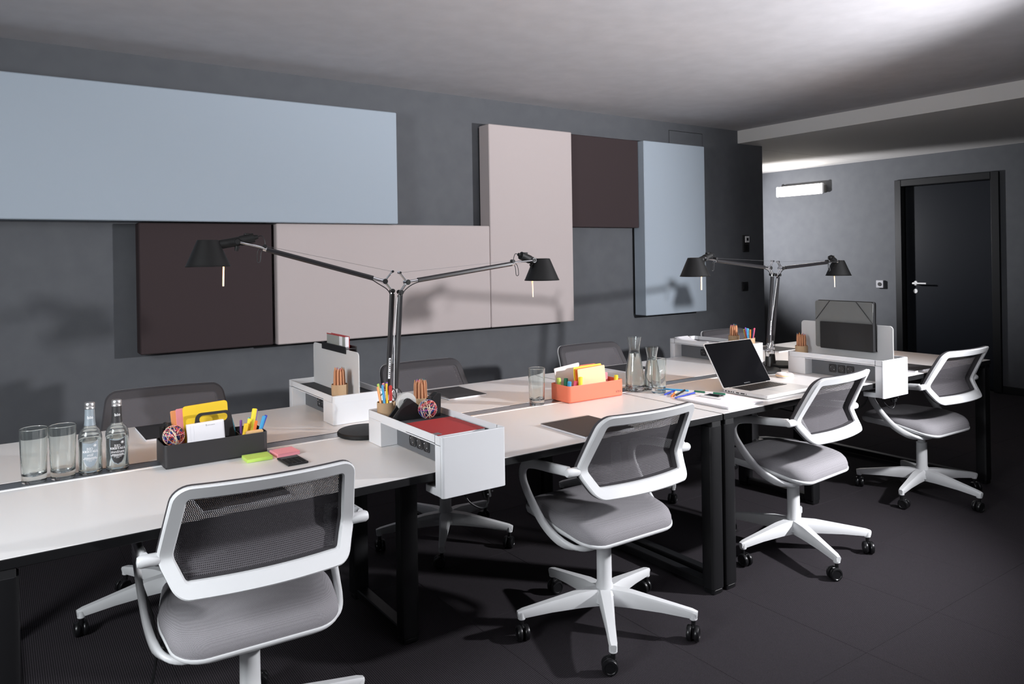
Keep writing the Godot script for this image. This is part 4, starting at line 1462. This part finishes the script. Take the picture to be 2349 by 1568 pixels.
func rubber_ball(label: String, c: Vector3, r: float) -> void:
	var t := thing("rubber_band_ball", label, "rubber bands", c)
	var mb := Mb.new()
	mb.ball(Vector3.ZERO, r - 0.0022, 20)
	put(mb, "core", mats["navy"], t)
	var rg := RandomNumberGenerator.new()
	rg.seed = int(c.x * 1000)
	var cols := ["ivory", "red", "blue", "ivory", "rose", "navy", "rust", "ivory"]
	for k in 34:
		var n := Vector3(rg.randfn(), rg.randfn(), rg.randfn()).normalized()
		var off := rg.randf_range(-0.55, 0.55)
		var rr := r - 0.0012 + 0.0012 * rg.randf()
		var a := n.cross(Vector3.UP if absf(n.y) < 0.8 else Vector3.RIGHT).normalized()
		var b := n.cross(a)
		var pth := PackedVector3Array()
		for i in 25:
			var q := TAU * i / 24.0
			pth.append((a * cos(q) + b * sin(q)) * sqrt(1 - off * off) * rr + n * off * rr)
		mb = Mb.new()
		mb.tube(pth, 0.0011, 5)
		put(mb, "rubber_band", mats[cols[k % cols.size()]], t)


func pen(label: String, m: String, a: Vector3, b: Vector3, r := 0.0042, capm := "", group := "", called := "pen") -> void:
	var t := thing(called, label, "pen", a, 0.0, group)
	var v := b - a
	var L := v.length()
	var u := v / L
	var mb := Mb.new()
	mb.rod(u * 0.006, u * (L * 0.62), r)
	mb.rod(Vector3.ZERO, u * 0.006, r * 0.55, 10, r)
	put(mb, "barrel", mats[m], t)
	mb = Mb.new()
	mb.rod(u * (L * 0.61), u * (L - 0.002), r * 1.12)
	mb.rod(u * (L - 0.002), v, r * 1.12, 10, r * 0.8)
	var side := u.cross(Vector3.UP if absf(u.y) < 0.8 else Vector3.RIGHT).normalized()
	mb.rod(u * (L * 0.72) + side * r * 1.3, u * (L - 0.003) + side * r * 1.3, r * 0.28, 6)
	put(mb, "cap", mats[capm if capm else m], t)


func cup(label: String, at: Vector3) -> void:
	var mb := Mb.new()
	mb.lathe([Vector2(0, 0), Vector2(0.0322, 0), Vector2(0.033, 0.001), Vector2(0.033, 0.0195), Vector2(0.0334, 0.020), Vector2(0.0334, 0.0565), Vector2(0.0328, 0.057), Vector2(0.0314, 0.0568), Vector2(0.0311, 0.003), Vector2(0, 0.003)], 32)
	solo(mb, "pencil_cup", mats["kraft"], label, "cup", at, "round kraft board cups")


var pencil_body: ArrayMesh
var pencil_tip: ArrayMesh


func pencils(where: String, at: Vector3, n: int, seed_: int) -> void:
	if pencil_body == null:
		var mb := Mb.new()
		var hexa := PackedVector2Array()
		for k in 6:
			hexa.append(Vector2(cos(TAU * k / 6), sin(TAU * k / 6)) * 0.0041)
		mb.sweep(PackedVector3Array([Vector3(0, 0, 0), Vector3(0, 0.104, 0)]), hexa, Vector3.BACK)
		mb.rod(Vector3(0, 0.104, 0), Vector3(0, 0.116, 0), 0.0039, 8, 0.0015)
		pencil_body = mb.done()
		mb = Mb.new()
		mb.rod(Vector3(0, 0.116, 0), Vector3(0, 0.121, 0), 0.0015, 6, 0.0003)
		pencil_tip = mb.done()
	var rg := RandomNumberGenerator.new()
	rg.seed = seed_
	var cols := ["red", "sky", "green", "violet", "orange", "navy", "rose", "yellow", "teal", "rust"]
	for k in n:
		# outer ring leans on the rim, inner ones stand in the middle
		var ring := 0.0262 if k < 11 else 0.0140 if k < 17 else 0.003
		var cnt := 11.0 if k < 11 else 6.0
		var a := TAU * k / cnt + (0.3 if k >= 11 else 0.0)
		var t := thing("pencil", "natural wood pencil with coloured lead in the cup " + where, "pencil", at + Vector3(cos(a) * ring * 0.90, 0.0032, sin(a) * ring * 0.90), 0.0, "pencils in the cup " + where)
		t.basis = Basis(Vector3(sin(a), 0, -cos(a)), -rg.randf_range(0.02, 0.045) * (1.0 if k < 11 else 0.5)) * Basis(Vector3.UP, rg.randf() * 3.0) * Basis().scaled(Vector3(1, rg.randf_range(0.96, 1.04), 1))
		put_mesh(pencil_body, "shaft", mats["pencil_wood"], t)
		put_mesh(pencil_tip, "lead", mats[cols[(k * 7 + seed_) % cols.size()]], t)


func caddies() -> void:
	var z := DESK
	caddy("black caddy with a handle, filled with cards and pens", "caddy_black", 0.445, 0.776, 1.700, 1.845)
	rubber_ball("rubber band ball in the left end of the black caddy", Vector3(0.4865, z + 0.094, 1.782), 0.034)
	sheet("index_card", "orange card leaning at the back of the black caddy", "card", "peach", Vector3(0.500, z + 0.006, 1.722), 0.150, 0.158, 0.006, -0.06, 0.075)
	sheet("index_card", "pink card between the orange and yellow ones in the black caddy", "card", "pink", Vector3(0.513, z + 0.006, 1.731), 0.148, 0.164, 0.006, -0.05, 0.060)
	sheet("index_card", "yellow card standing behind the handle of the black caddy", "card", "yellow", Vector3(0.530, z + 0.006, 1.742), 0.145, 0.172, 0.008, -0.04, 0.045, 0.0, 0.010)
	var t := thing("note_block", "block of white notepaper leaning in front of the black handle", "notepaper", Vector3(0.527, z + 0.006, 1.795))
	t.rotation = Vector3(-0.10, 0.0, 0.03)
	var mb := Mb.new()
	mb.span(Vector3(0, 0, 0), Vector3(0.118, 0.120, 0.016), 0.001)
	put(mb, "sheets", mats["paper"], t)
	mb = Mb.new()
	for k in 3:
		mb.span(Vector3(0.001 + 0.010 * k, 0.0, 0.016), Vector3(0.118 - 0.002 * k, 0.118 - 0.002 * k, 0.0172 + 0.001 * k))
	put(mb, "loose_sheet", mats["paper"], t)
	mb = Mb.new()
	mb.lathe([Vector2(0, 0), Vector2(0.0012, 0), Vector2(0.0012, 0.0004), Vector2(0, 0.0004)], 10, Transform3D(Basis(Vector3.RIGHT, PI / 2), Vector3(0.060, 0.111, 0.0192)))
	mb.span(Vector3(0.0596, 0.106, 0.0192), Vector3(0.0604, 0.110, 0.0195))
	put(mb, "letterhead_mark", mats["label_dark"], t)
	for s in [["Conference", 0.071], ["Centre", 0.083]]:
		put_mesh(text_mesh(s[0], 0.0034), "letterhead", mats["wire_grey"], t, Transform3D(Basis(), Vector3(s[1], 0.109, 0.0193)))
	t = thing("stapler", "black stapler upright behind the rubber band ball in the black caddy", "stapler", Vector3(0.476, z + 0.009, 1.725))
	t.rotation = Vector3(0.0, 0.5, 0.05)
	mb = Mb.new()
	mb.box(Vector3(0, 0.062, 0), Vector3(0.014, 0.120, 0.018), 0.004)
	put(mb, "arm", mats["plastic_black"], t)
	mb = Mb.new()
	mb.box(Vector3(-0.016, 0.057, 0), Vector3(0.008, 0.110, 0.016), 0.002)
	put(mb, "foot", mats["lamp_black"], t)
	# pens in the right end of the black caddy
	var where := "in the right end of the black caddy"
	for p in [["yellow", 0.702, 1.795, 0.716, 1.800, 0.105, 0.0072, "short yellow highlighter foremost " + where], ["violet", 0.705, 1.770, 0.708, 1.762, 0.112, 0.0040, "violet pen low at the left " + where], ["lemon", 0.715, 1.785, 0.731, 1.790, 0.118, 0.0068, "second yellow highlighter " + where], ["orange", 0.728, 1.805, 0.748, 1.808, 0.112, 0.0048, "orange pen " + where], ["lemon", 0.731, 1.770, 0.756, 1.762, 0.146, 0.0078, "tallest yellow highlighter " + where], ["violet", 0.745, 1.752, 0.770, 1.735, 0.138, 0.0042, "violet pen at the back right " + where], ["sky", 0.738, 1.812, 0.774, 1.812, 0.126, 0.0056, "bright blue pen leaning right " + where], ["blue", 0.742, 1.790, 0.790, 1.782, 0.122, 0.0046, "dark blue pen leaning farthest right " + where], ["teal", 0.708, 1.740, 0.682, 1.728, 0.118, 0.0046, "teal pen leaning left behind the handle " + where], ["aqua", 0.722, 1.760, 0.738, 1.758, 0.116, 0.0046, "turquoise pen " + where]]:
		pen(p[7], p[0], Vector3(p[1], z + 0.007, p[2]), Vector3(p[3], z + p[5], p[4]), p[6], "", "pens in the black caddy", "marker_pen")
	t = thing("eraser_block", "tan wooden block lying in the right end of the black caddy", "block", Vector3(0.735, z + 0.074, 1.829))
	mb = Mb.new()
	mb.box(Vector3.ZERO, Vector3(0.058, 0.022, 0.016), 0.004)
	put(mb, "block", mats["tan"], t)
	mb = Mb.new()
	mb.box(Vector3(0, -0.040, 0), Vector3(0.052, 0.058, 0.014), 0.002)
	put(mb, "felt_pad", mats["felt_dark"], t)
	# orange caddy
	var oc := caddy("orange caddy with a handle, filled with cards and highlighters", "caddy_orange", 2.124, 2.456, 1.697, 1.835)
	put_mesh(text_mesh("vitra.", 0.016, 400), "brand_print", mats["label_dark"], oc, Transform3D(Basis(), Vector3(0.135, 0.024, 0.0691)))
	sheet("envelope", "white envelope leaning left behind the orange caddy's cards", "envelope", "paper", Vector3(2.150, z + 0.010, 1.716), 0.150, 0.135, 0.004, -0.05, 0.10)
	sheet("index_card", "yellow card just behind the cream one in the orange caddy", "card", "lemon", Vector3(2.200, z + 0.006, 1.785), 0.168, 0.146, 0.003, -0.05, 0.02)
	sheet("index_card", "orange card edge between yellow and cream in the orange caddy", "card", "orange", Vector3(2.204, z + 0.006, 1.792), 0.166, 0.140, 0.004, -0.05, 0.02)
	sheet("index_card", "large cream card at the front of the orange caddy", "card", "cream", Vector3(2.210, z + 0.006, 1.806), 0.164, 0.138, 0.005, -0.08, 0.035)
	sheet("index_card", "pink card in the right end of the orange caddy", "card", "pink", Vector3(2.386, z + 0.006, 1.722), 0.058, 0.095, 0.003, 0.0, 0.0, -0.3)
	var hw := "in the left end of the orange caddy"
	for p in [["lime", 2.148, 1.742, 2.143, 1.736, 0.104, "lime highlighter " + hw], ["sky", 2.160, 1.785, 2.164, 1.790, 0.092, "light blue highlighter " + hw], ["green", 2.170, 1.750, 2.180, 1.745, 0.100, "green pen " + hw], ["rose", 2.180, 1.795, 2.196, 1.798, 0.092, "pink highlighter " + hw], ["lemon", 2.203, 1.818, 2.205, 1.820, 0.112, "yellow highlighter leaning on the cream card " + hw], ["lemon", 2.435, 1.805, 2.440, 1.803, 0.095, "yellow highlighter in the right end of the orange caddy"]]:
		pen(p[6], p[0], Vector3(p[1], z + 0.007, p[2]), Vector3(p[3], z + p[5], p[4]), 0.0085, "", "highlighters in the orange caddy", "highlighter")


# ------------------------------------------------------------------ things lying about
func notebook(label: String, m: String, a: Vector3, w: float, d: float, turn: float, thick := 0.008, rings := "none") -> Node3D:
	# corner nearest the wall and left at a
	var t := thing("notebook", label, "notebook", a, turn)
	var mb := Mb.new()
	mb.span(Vector3(0, 0.0005, 0), Vector3(w, thick - 0.001, d), 0.0005)
	put(mb, "pages", mats["paper"], t)
	mb = Mb.new()
	mb.span(Vector3(-0.001, thick - 0.001, -0.001), Vector3(w + 0.001, thick, d + 0.001), 0.0003)
	put(mb, "cover", mats[m], t)
	if rings != "none":
		var n := int((d if rings in ["left", "right"] else w) / 0.0065)
		for k in n:
			mb = Mb.new()
			var pth := PackedVector3Array()
			for i in 11:
				var q := TAU * i / 10.0
				var p := Vector2(cos(q), sin(q)) * (thick * 0.5 + 0.0012)
				if rings == "left":
					pth.append(Vector3(p.x - 0.0005, p.y + thick * 0.5 + 0.0012, 0.004 + 0.0065 * k))
				elif rings == "right":
					pth.append(Vector3(w + p.x + 0.0005, p.y + thick * 0.5 + 0.0012, 0.004 + 0.0065 * k))
				elif rings == "front":
					pth.append(Vector3(0.004 + 0.0065 * k, p.y + thick * 0.5 + 0.0012, d + p.x + 0.0005))
				else:
					pth.append(Vector3(0.004 + 0.0065 * k, p.y + thick * 0.5 + 0.0012, p.x - 0.0005))
			mb.tube(pth, 0.0006, 4)
			put(mb, "ring", mats["wire_grey"], t)
	return t


func desk_items() -> void:
	var z := DESK
	var mb := Mb.new()
	# sticky note blocks and calculator
	for s in [["lime", 0.684, 1.856, 0.084, 0.070, -0.02, "lime green block of sticky notes"], ["rose", 0.780, 1.846, 0.078, 0.078, 0.06, "pink block of sticky notes"]]:
		var t := thing("sticky_notes", s[6], "sticky notes", Vector3(s[1], z + 0.0005, s[2]), s[5])
		mb = Mb.new()
		mb.span(Vector3(0, 0, 0), Vector3(s[3], 0.011, s[4]), 0.0006)
		put(mb, "pad", mats["lime"] if s[0] == "lime" else mats["pink"], t)
		mb = Mb.new()
		mb.span(Vector3(0.0006, 0.011, 0.0), Vector3(s[3] + 0.0006, 0.0116, s[4] + 0.0004))
		put(mb, "top_note", mats["lime"] if s[0] == "lime" else mats["pink"], t)
	var t := thing("calculator", "small black calculator lying beside the pink sticky notes", "calculator", Vector3(0.774, z + 0.0005, 1.946), 0.03)
	mb = Mb.new()
	mb.span(Vector3(0, 0, 0), Vector3(0.070, 0.007, 0.105), 0.002)
	put(mb, "case", mats["plastic_black"], t)
	mb = Mb.new()
	mb.span(Vector3(0.007, 0.007, 0.008), Vector3(0.063, 0.0075, 0.028))
	put(mb, "display", mats["alu_dark"], t)
	var key := Mb.new()
	key.box(Vector3.ZERO, Vector3(0.0115, 0.002, 0.009), 0.0006)
	var km := key.done()
	for i in 4:
		for j in 5:
			put_mesh(km, "key", mats["lamp_black"], t, Transform3D(Basis(), Vector3(0.0125 + 0.015 * i, 0.0075, 0.038 + 0.0135 * j)))
	# notebooks
	notebook("black spiral notebook on the wall side behind the nearer lamps", "book_black", Vector3(1.745, z, 1.155), 0.205, 0.262, 0.0, 0.009, "left")
	notebook("black notebook with a white page edge, partly behind the black caddy", "book_black", Vector3(0.462, z, 1.13), 0.30, 0.262, 0.0, 0.010)
	notebook("black notebook seen through the nearest chair's netting", "book_black", Vector3(0.452, z, 2.155), 0.235, 0.200, 0.0, 0.008)
	notebook("dark brown-black spiral notebook in front of the orange caddy", "book_black", Vector3(1.765, z, 2.10), 0.245, 0.268, 0.0, 0.009, "back")
	notebook("black spiral notebook behind the carafes on the wall side", "book_black", Vector3(2.93, z, 1.135), 0.21, 0.225, 0.0, 0.009, "front")
	notebook("grey-black notebook on the wall side right of the farther lamps", "book_black", Vector3(4.28, z, 1.15), 0.22, 0.235, 0.0, 0.010)
	notebook("black notebook before the farthest near-side chair", "book_black", Vector3(4.12, z, 2.14), 0.24, 0.22, 0.0, 0.010)
	notebook("white spiral notepad under the phone", "paper", Vector3(2.572, z, 2.068), 0.235, 0.290, 0.0, 0.008, "left")
	mb = Mb.new()
	mb.extrude(rect(0.21, 0.27), 0.0008, Transform3D(Basis(Vector3(cos(0.12), 0, sin(0.12)), Vector3(sin(0.12), 0, -cos(0.12)), Vector3(0, 1, 0)), Vector3(2.755, z + 0.0006, 2.20)))
	solo(mb, "paper_sheet", mats["paper"], "loose white sheet sticking out from under the spiral notepad", "paper")
	mb = Mb.new()
	mb.box(Vector3.ZERO, Vector3(0.075, 0.004, 0.105), 0.0, Transform3D(Basis(Vector3.UP, 0.2), Vector3(3.105, z + 0.0026, 1.40)))
	solo(mb, "paper_pad", mats["paper"], "small white pad on the wall side behind the carafes", "paper")
	# phone
	t = thing("phone", "white phone with a dark screen lying on the white notepad", "phone", Vector3(2.712, z + 0.0085, 2.163), 0.12)
	mb = Mb.new()
	mb.extrude(rect(0.060, 0.118, 0.009, 5), 0.008, flat_xf(0.0), 0.001)
	put(mb, "case", mats["print_white"], t)
	mb = Mb.new()
	mb.span(Vector3(-0.026, 0.008, -0.040), Vector3(0.026, 0.0084, 0.038))
	put(mb, "screen", mats["screen"], t)
	mb = Mb.new()
	mb.lathe([Vector2(0.0, 0.0085), Vector2(0.0045, 0.0083), Vector2(0.005, 0.008)].map(func(v): return v), 14, Transform3D(Basis(), Vector3(0, 0, 0.048)))
	put(mb, "home_button", mats["alu"], t)
	# loose pens by the notepad
	var pz := z + 0.0048
	pen("light blue pen lying across the others beside the notepad", "sky", Vector3(2.655, pz + 0.010, 1.868), Vector3(2.735, pz + 0.006, 1.990), 0.0042)
	pen("dark blue pen lying under the light blue one", "blue", Vector3(2.598, pz, 1.962), Vector3(2.735, pz, 1.912), 0.0042)
	pen("blue pen with one end on the white notepad", "blue", Vector3(2.575, pz, 2.050), Vector3(2.712, pz + 0.008, 2.048), 0.0042)
	pen("orange pen in the tangle beside the notepad", "orange", Vector3(2.588, pz, 2.016), Vector3(2.680, pz + 0.004, 1.960), 0.0046, "cream")
	pen("black pen in the tangle beside the notepad", "plastic_black", Vector3(2.612, pz + 0.003, 2.022), Vector3(2.728, pz + 0.008, 1.972), 0.0042)
	t = thing("pen", "green pen with a clear middle lying on the white notepad", "pen", Vector3(2.738, z + 0.0128, 2.022))
	var gv := Vector3(0.052, 0, 0.140)
	for e in [[0.0, 0.36, "green"], [0.36, 0.62, "print_white"], [0.62, 1.0, "green"]]:
		mb = Mb.new()
		mb.rod(gv * e[0], gv * e[1], 0.0046)
		put(mb, "barrel" if e[2] == "print_white" else "end_cap", mats[e[2]], t)
	laptop()
	# white puck
	t = thing("desk_puck", "small white translucent tape puck between laptop and white organizer", "puck", Vector3(3.47, z + 0.0005, 2.00))
	mb = Mb.new()
	mb.lathe([Vector2(0, 0), Vector2(0.040, 0), Vector2(0.046, 0.005), Vector2(0.046, 0.016), Vector2(0.040, 0.022), Vector2(0.020, 0.023), Vector2(0.018, 0.020), Vector2(0, 0.020)], 28)
	put(mb, "shell", mat("puck_white", lin(0.85, 0.80, 0.78), 0.25), t)
	mb = Mb.new()
	mb.lathe([Vector2(0.0462, 0.007), Vector2(0.0468, 0.0105), Vector2(0.0462, 0.014)], 28)
	put(mb, "band", mats["cream"], t)
	# things in the organizers
	var fy := z + 0.095
	cup("kraft cup of pencils on the wall-side organizer with frosted divider", Vector3(1.176, fy, 1.500))
	pencils("on the wall-side organizer with frosted divider", Vector3(1.176, fy, 1.500), 18, 5)
	cup("kraft cup of pencils behind the tape dispenser", Vector3(1.311, z + 0.0905, 1.955))
	pencils("behind the tape dispenser", Vector3(1.311, z + 0.0905, 1.955), 18, 8)
	cup("kraft cup of coloured strips at the corner of the foreground organizer", Vector3(1.172, z + 0.0905, 1.955))
	cup("kraft cup of pencils on the organizer with the grey folder", Vector3(3.690, z + 0.0905, 1.955))
	pencils("on the organizer with the grey folder", Vector3(3.690, z + 0.0905, 1.955), 17, 12)
	cup("kraft cup of pencils on the organizer behind the laptop", Vector3(3.812, fy, 1.395))
	pencils("on the organizer behind the laptop", Vector3(3.812, fy, 1.395), 17, 21)
	cup("kraft cup of coloured markers on the organizer behind the laptop", Vector3(3.80, z + 0.0905, 1.522))
	var mc := Vector3(3.80, z + 0.0905 + 0.0035, 1.522)
	var k := 0
	for c in ["red", "rose", "navy", "orange", "sky", "rust", "lime", "violet", "aqua", "green"]:
		var a := TAU * k / 10.0 + 0.4
		pen(c + " marker in the cup behind the laptop", c, mc + Vector3(cos(a) * 0.013, 0, sin(a) * 0.013), mc + Vector3(cos(a) * 0.031, 0.108 + 0.006 * sin(k * 2.0), sin(a) * 0.031), 0.0043, "", "coloured markers in the cup behind the laptop", "marker_pen")
		k += 1
	# coloured plastic strips, scissors
	var cc := Vector3(1.172, z + 0.0930, 1.950)
	k = 0
	for s in [["peach", -0.020, 0.006, 0.112, "peach"], ["lime", -0.012, -0.010, 0.118, "lime green"], ["sky", -0.008, 0.010, 0.114, "light blue"], ["pink", 0.001, -0.006, 0.117, "pink"], ["yellow", 0.004, 0.008, 0.116, "yellow"], ["violet", 0.010, -0.008, 0.118, "violet"]]:
		mb = Mb.new()
		mb.box(Vector3(0, s[3] / 2, 0), Vector3(0.0115, s[3], 0.0028), 0.0008, Transform3D(Basis.from_euler(Vector3(-0.05, 0.5, 0.20 - 0.06 * k)), Vector3.ZERO))
		solo(mb, "plastic_strip", mats[s[0]], s[4] + " plastic strip in the cup of the foreground organizer", "strip", cc + Vector3(s[1] * 0.7, 0.004, s[2]), "coloured strips in the cup")
		k += 1
	t = thing("scissors", "red-handled scissors standing in the cup beside the tape dispenser", "scissors", cc + Vector3(0.018, 0, 0.004))
	mb = Mb.new()
	mb.box(Vector3(0, 0.03, 0), Vector3(0.010, 0.060, 0.003), 0.001)
	put(mb, "blade", mats["steel"], t)
	mb = Mb.new()
	mb.box(Vector3(0, 0.083, 0), Vector3(0.013, 0.058, 0.010), 0.004)
	put(mb, "handle", mats["red"], t)
	mb = Mb.new()
	mb.tube(spline([Vector3(0.004, 0.100, 0), Vector3(0.018, 0.092, 0.002), Vector3(0.022, 0.070, 0.003), Vector3(0.014, 0.052, 0.002)], 5), 0.0022, 6)
	put(mb, "loop", mats["plastic_black"], t)
	# tape dispenser
	t = thing("tape_dispenser", "black tape dispenser with a white roll on the foreground organizer", "tape dispenser", Vector3(1.148, fy, 2.035), -0.10)
	for s in [-1.0, 1.0]:
		mb = Mb.new()
		var prof := PackedVector2Array([Vector2(0.0, 0.0), Vector2(0.185, 0.0), Vector2(0.188, 0.082), Vector2(0.176, 0.084), Vector2(0.118, 0.034), Vector2(0.068, 0.074), Vector2(0.056, 0.076), Vector2(0.0, 0.010)])
		mb.extrude(prof, 0.007, Transform3D(Basis(), Vector3(0, 0, -0.0035 + s * 0.0185)), 0.001, false)
		put(mb, "side_wall", mats["plastic_black"], t)
	mb = Mb.new()
	mb.span(Vector3(0.002, 0.0005, -0.0155), Vector3(0.184, 0.012, 0.0155), 0.001)
	mb.span(Vector3(0.150, 0.010, -0.0155), Vector3(0.184, 0.070, 0.0155), 0.002)
	put(mb, "base", mats["plastic_black"], t)
	mb = Mb.new()
	mb.lathe([Vector2(0.015, -0.0095), Vector2(0.033, -0.0095), Vector2(0.034, -0.0085), Vector2(0.034, 0.0085), Vector2(0.033, 0.0095), Vector2(0.015, 0.0095), Vector2(0.015, -0.0095)], 36, Transform3D(Basis(Vector3.RIGHT, PI / 2), Vector3(0.062, 0.060, 0)))
	put(mb, "tape_roll", mats["tape"], t)
	mb = Mb.new()
	mb.rod(Vector3(0.062, 0.060, -0.012), Vector3(0.062, 0.060, 0.012), 0.0145, 20)
	put(mb, "hub", mats["lamp_black"], t)
	rubber_ball("rubber band ball on the foreground organizer beside the red notebook", Vector3(1.268, fy + 0.0350, 2.092), 0.0335)
	t = notebook("red notebook lying in the foreground organizer", "book_red", Vector3(1.160, fy, 2.137), 0.176, 0.225, 0.0, 0.007)
	mb = Mb.new()
	mb.span(Vector3(-0.004, 0.0068, 0.188), Vector3(0.020, 0.0078, 0.214), 0.0003)
	put(mb, "tab", mats["alu"], t)
	# papers in the organizer behind the laptop
	for s in [[3.70, 1.145, 0.30, 0.0, "white sheet curling at the end of the organizer behind the laptop"], [3.735, 1.22, -0.15, 0.0016, "white sheet lying flat in the organizer behind the laptop"]]:
		mb = Mb.new()
		mb.fresh()
		var curl: bool = s[3] == 0.0
		for i in 10:
			var q := []
			for e in [[i, 0], [i + 1, 0], [i + 1, 1], [i, 1]]:
				var u: float = e[0] / 10.0
				var zz := (u - 0.5) * 0.17
				var yy := (0.030 * pow(1.0 - u, 3.0)) if curl else 0.002 * sin(u * 3.0)
				q.append(Vector3(-0.062 if e[1] == 0 else 0.062, yy, zz))
			mb.quad(q[3], q[2], q[1], q[0])
			for m in 4:
				q[m].y += 0.0006
			mb.quad(q[0], q[1], q[2], q[3])
		solo(mb, "paper_sheet", mats["paper"], s[4], "paper", Vector3(s[0], fy + s[3] + 0.0005, s[1]))
	mb = Mb.new()
	mb.lathe([Vector2(0, 0), Vector2(0.010, 0), Vector2(0.012, 0.003), Vector2(0.010, 0.009), Vector2(0, 0.011)], 16)
	solo(mb, "magnet", mats["print_white"], "small white round magnet on the papers behind the laptop", "magnet", Vector3(3.70, fy + 0.005, 1.275))


func laptop() -> void:
	var t := thing("laptop", "open silver laptop with a black screen", "laptop", Vector3(3.054, DESK + 0.001, 2.084))
	var alu := mat("laptop_alu", lin(0.60, 0.59, 0.58), 0.38, 0.15)
	var w := 0.182
	var mb := Mb.new()
	mb.extrude(round_poly([Vector2(-w, 0.0), Vector2(w, 0.0), Vector2(w, -0.246), Vector2(-w, -0.246)], [0.004, 0.004, 0.012, 0.012], 4), 0.0165, flat_xf(0.002), 0.002)
	var base := put(mb, "base", alu, t)
	mb = Mb.new()
	mb.span(Vector3(-0.142, 0.0186, 0.018), Vector3(0.142, 0.0188, 0.124))
	put(mb, "keyboard_well", mats["plastic_black"], base)
	var km := Mb.new()
	km.box(Vector3.ZERO, Vector3(0.0165, 0.0016, 0.0150), 0.0006)
	var kmesh := km.done()
	for r in 6:
		for c in 15:
			if r == 5 and c > 3 and c < 9:
				continue
			put_mesh(kmesh, "key", mats["plastic_black"], base, Transform3D(Basis(), Vector3(-0.1325 + 0.0189 * c, 0.0193, 0.0265 + 0.0178 * r)))
	mb = Mb.new()
	mb.box(Vector3(-0.0150, 0.0193, 0.1155), Vector3(0.090, 0.0016, 0.015), 0.0006)
	put(mb, "space_bar", mats["plastic_black"], base)
	mb = Mb.new()
	mb.span(Vector3(-0.053, 0.0184, 0.142), Vector3(0.053, 0.0187, 0.222), 0.0001)
	put(mb, "trackpad", mat("trackpad", lin(0.46, 0.46, 0.46), 0.3, 0.1), base)
	mb = Mb.new()
	for p in [[0.010, 0.010], [0.027, 0.012], [0.043, 0.008], [0.056, 0.006], [0.074, 0.018], [0.100, 0.020], [0.120, 0.004], [0.130, 0.004]]:
		mb.span(Vector3(-w - 0.0003, 0.0065, p[0]), Vector3(-w + 0.001, 0.0118, p[0] + p[1]))
	put(mb, "port", mats["plastic_black"], base)
	# lid leans back from the hinge
	var tilt := 0.54
	var lid := Node3D.new()
	lid.name = "lid"
	t.add_child(lid)
	lid.position = Vector3(0, 0.014, 0.004)
	lid.rotation.x = -tilt
	mb = Mb.new()
	mb.extrude(rect(2 * w, 0.238, 0.010, 4), 0.006, Transform3D(Basis(), Vector3(0, 0.122, -0.006)), 0.0012)
	put(mb, "lid_shell", alu, lid)
	mb = Mb.new()
	mb.extrude(rect(2 * w - 0.006, 0.232, 0.007, 4), 0.0008, Transform3D(Basis(), Vector3(0, 0.122, 0.0)), 0.0002)
	put(mb, "screen", mats["screen"], lid)
	put_mesh(text_mesh("MacBook Pro", 0.0075), "screen_print", mats["alu"], lid, Transform3D(Basis(), Vector3(0, 0.015, 0.0010)))
	mb = Mb.new()
	mb.rod(Vector3(-0.14, 0.0145, 0.001), Vector3(0.14, 0.0145, 0.001), 0.005, 12)
	put(mb, "hinge", mats["plastic_black"], t)


func cables() -> void:
	for c in [[1.2415, 1.0, "in the foreground"], [3.757, 1.0, "with the grey folder"]]:
		var t := thing("plug_lead", "black plug and hanging lead under the organizer " + c[2], "cable", Vector3(c[0], DESK, 2.36), 0.0, "leads under the organizers")
		var mb := Mb.new()
		mb.rod(Vector3(0.077, -0.0735, 0.02), Vector3(0.082, -0.118, 0.032), 0.017, 14, 0.014)
		put(mb, "plug", mats["rubber"], t)
		mb = Mb.new()
		for s in [-1.0, 1.0]:
			mb.ball(Vector3(0.080 + s * 0.009, -0.098 + s * 0.004, 0.050), 0.0028, 8)
		put(mb, "pin", mats["chrome"], t)
		mb = Mb.new()
		mb.tube(spline([Vector3(0.081, -0.108, 0.035), Vector3(0.080, -0.135, 0.035), Vector3(0.060, -0.150, 0.03), Vector3(0.02, -0.125, 0.02), Vector3(-0.005, -0.078, 0.0)], 6), 0.0032, 8)
		put(mb, "lead", mats["cable"], t)
	var mb := Mb.new()
	mb.tube(spline([Vector3(3.70, 0.665, 2.33), Vector3(3.69, 0.61, 2.31), Vector3(3.63, 0.575, 2.26), Vector3(3.53, 0.555, 2.12), Vector3(3.44, 0.58, 1.95), Vector3(3.40, 0.66, 1.80)], 6), 0.0042, 8)
	solo(mb, "power_cable", mats["cable"], "black cable sagging from the farther near-side organizer under the desk", "cable")
	mb = Mb.new()
	mb.tube(spline([Vector3(0.33, 0.66, 2.02), Vector3(0.34, 0.50, 2.03), Vector3(0.375, 0.36, 2.03), Vector3(0.385, 0.22, 2.01), Vector3(0.36, 0.08, 1.98), Vector3(0.33, 0.006, 1.93), Vector3(0.20, 0.006, 1.80)], 6), 0.0045, 8)
	solo(mb, "power_cable", mats["cable"], "black cable dropping to the carpet under the nearest desk", "cable")
	mb = Mb.new()
	mb.tube(spline([Vector3(2.95, 0.66, 1.95), Vector3(2.99, 0.60, 1.93), Vector3(3.06, 0.54, 1.92), Vector3(3.16, 0.53, 1.90), Vector3(3.24, 0.60, 1.86), Vector3(3.26, 0.665, 1.80)], 6), 0.004, 8)
	solo(mb, "power_cable", mats["cable"], "black cable looping under the desk below the laptop", "cable")
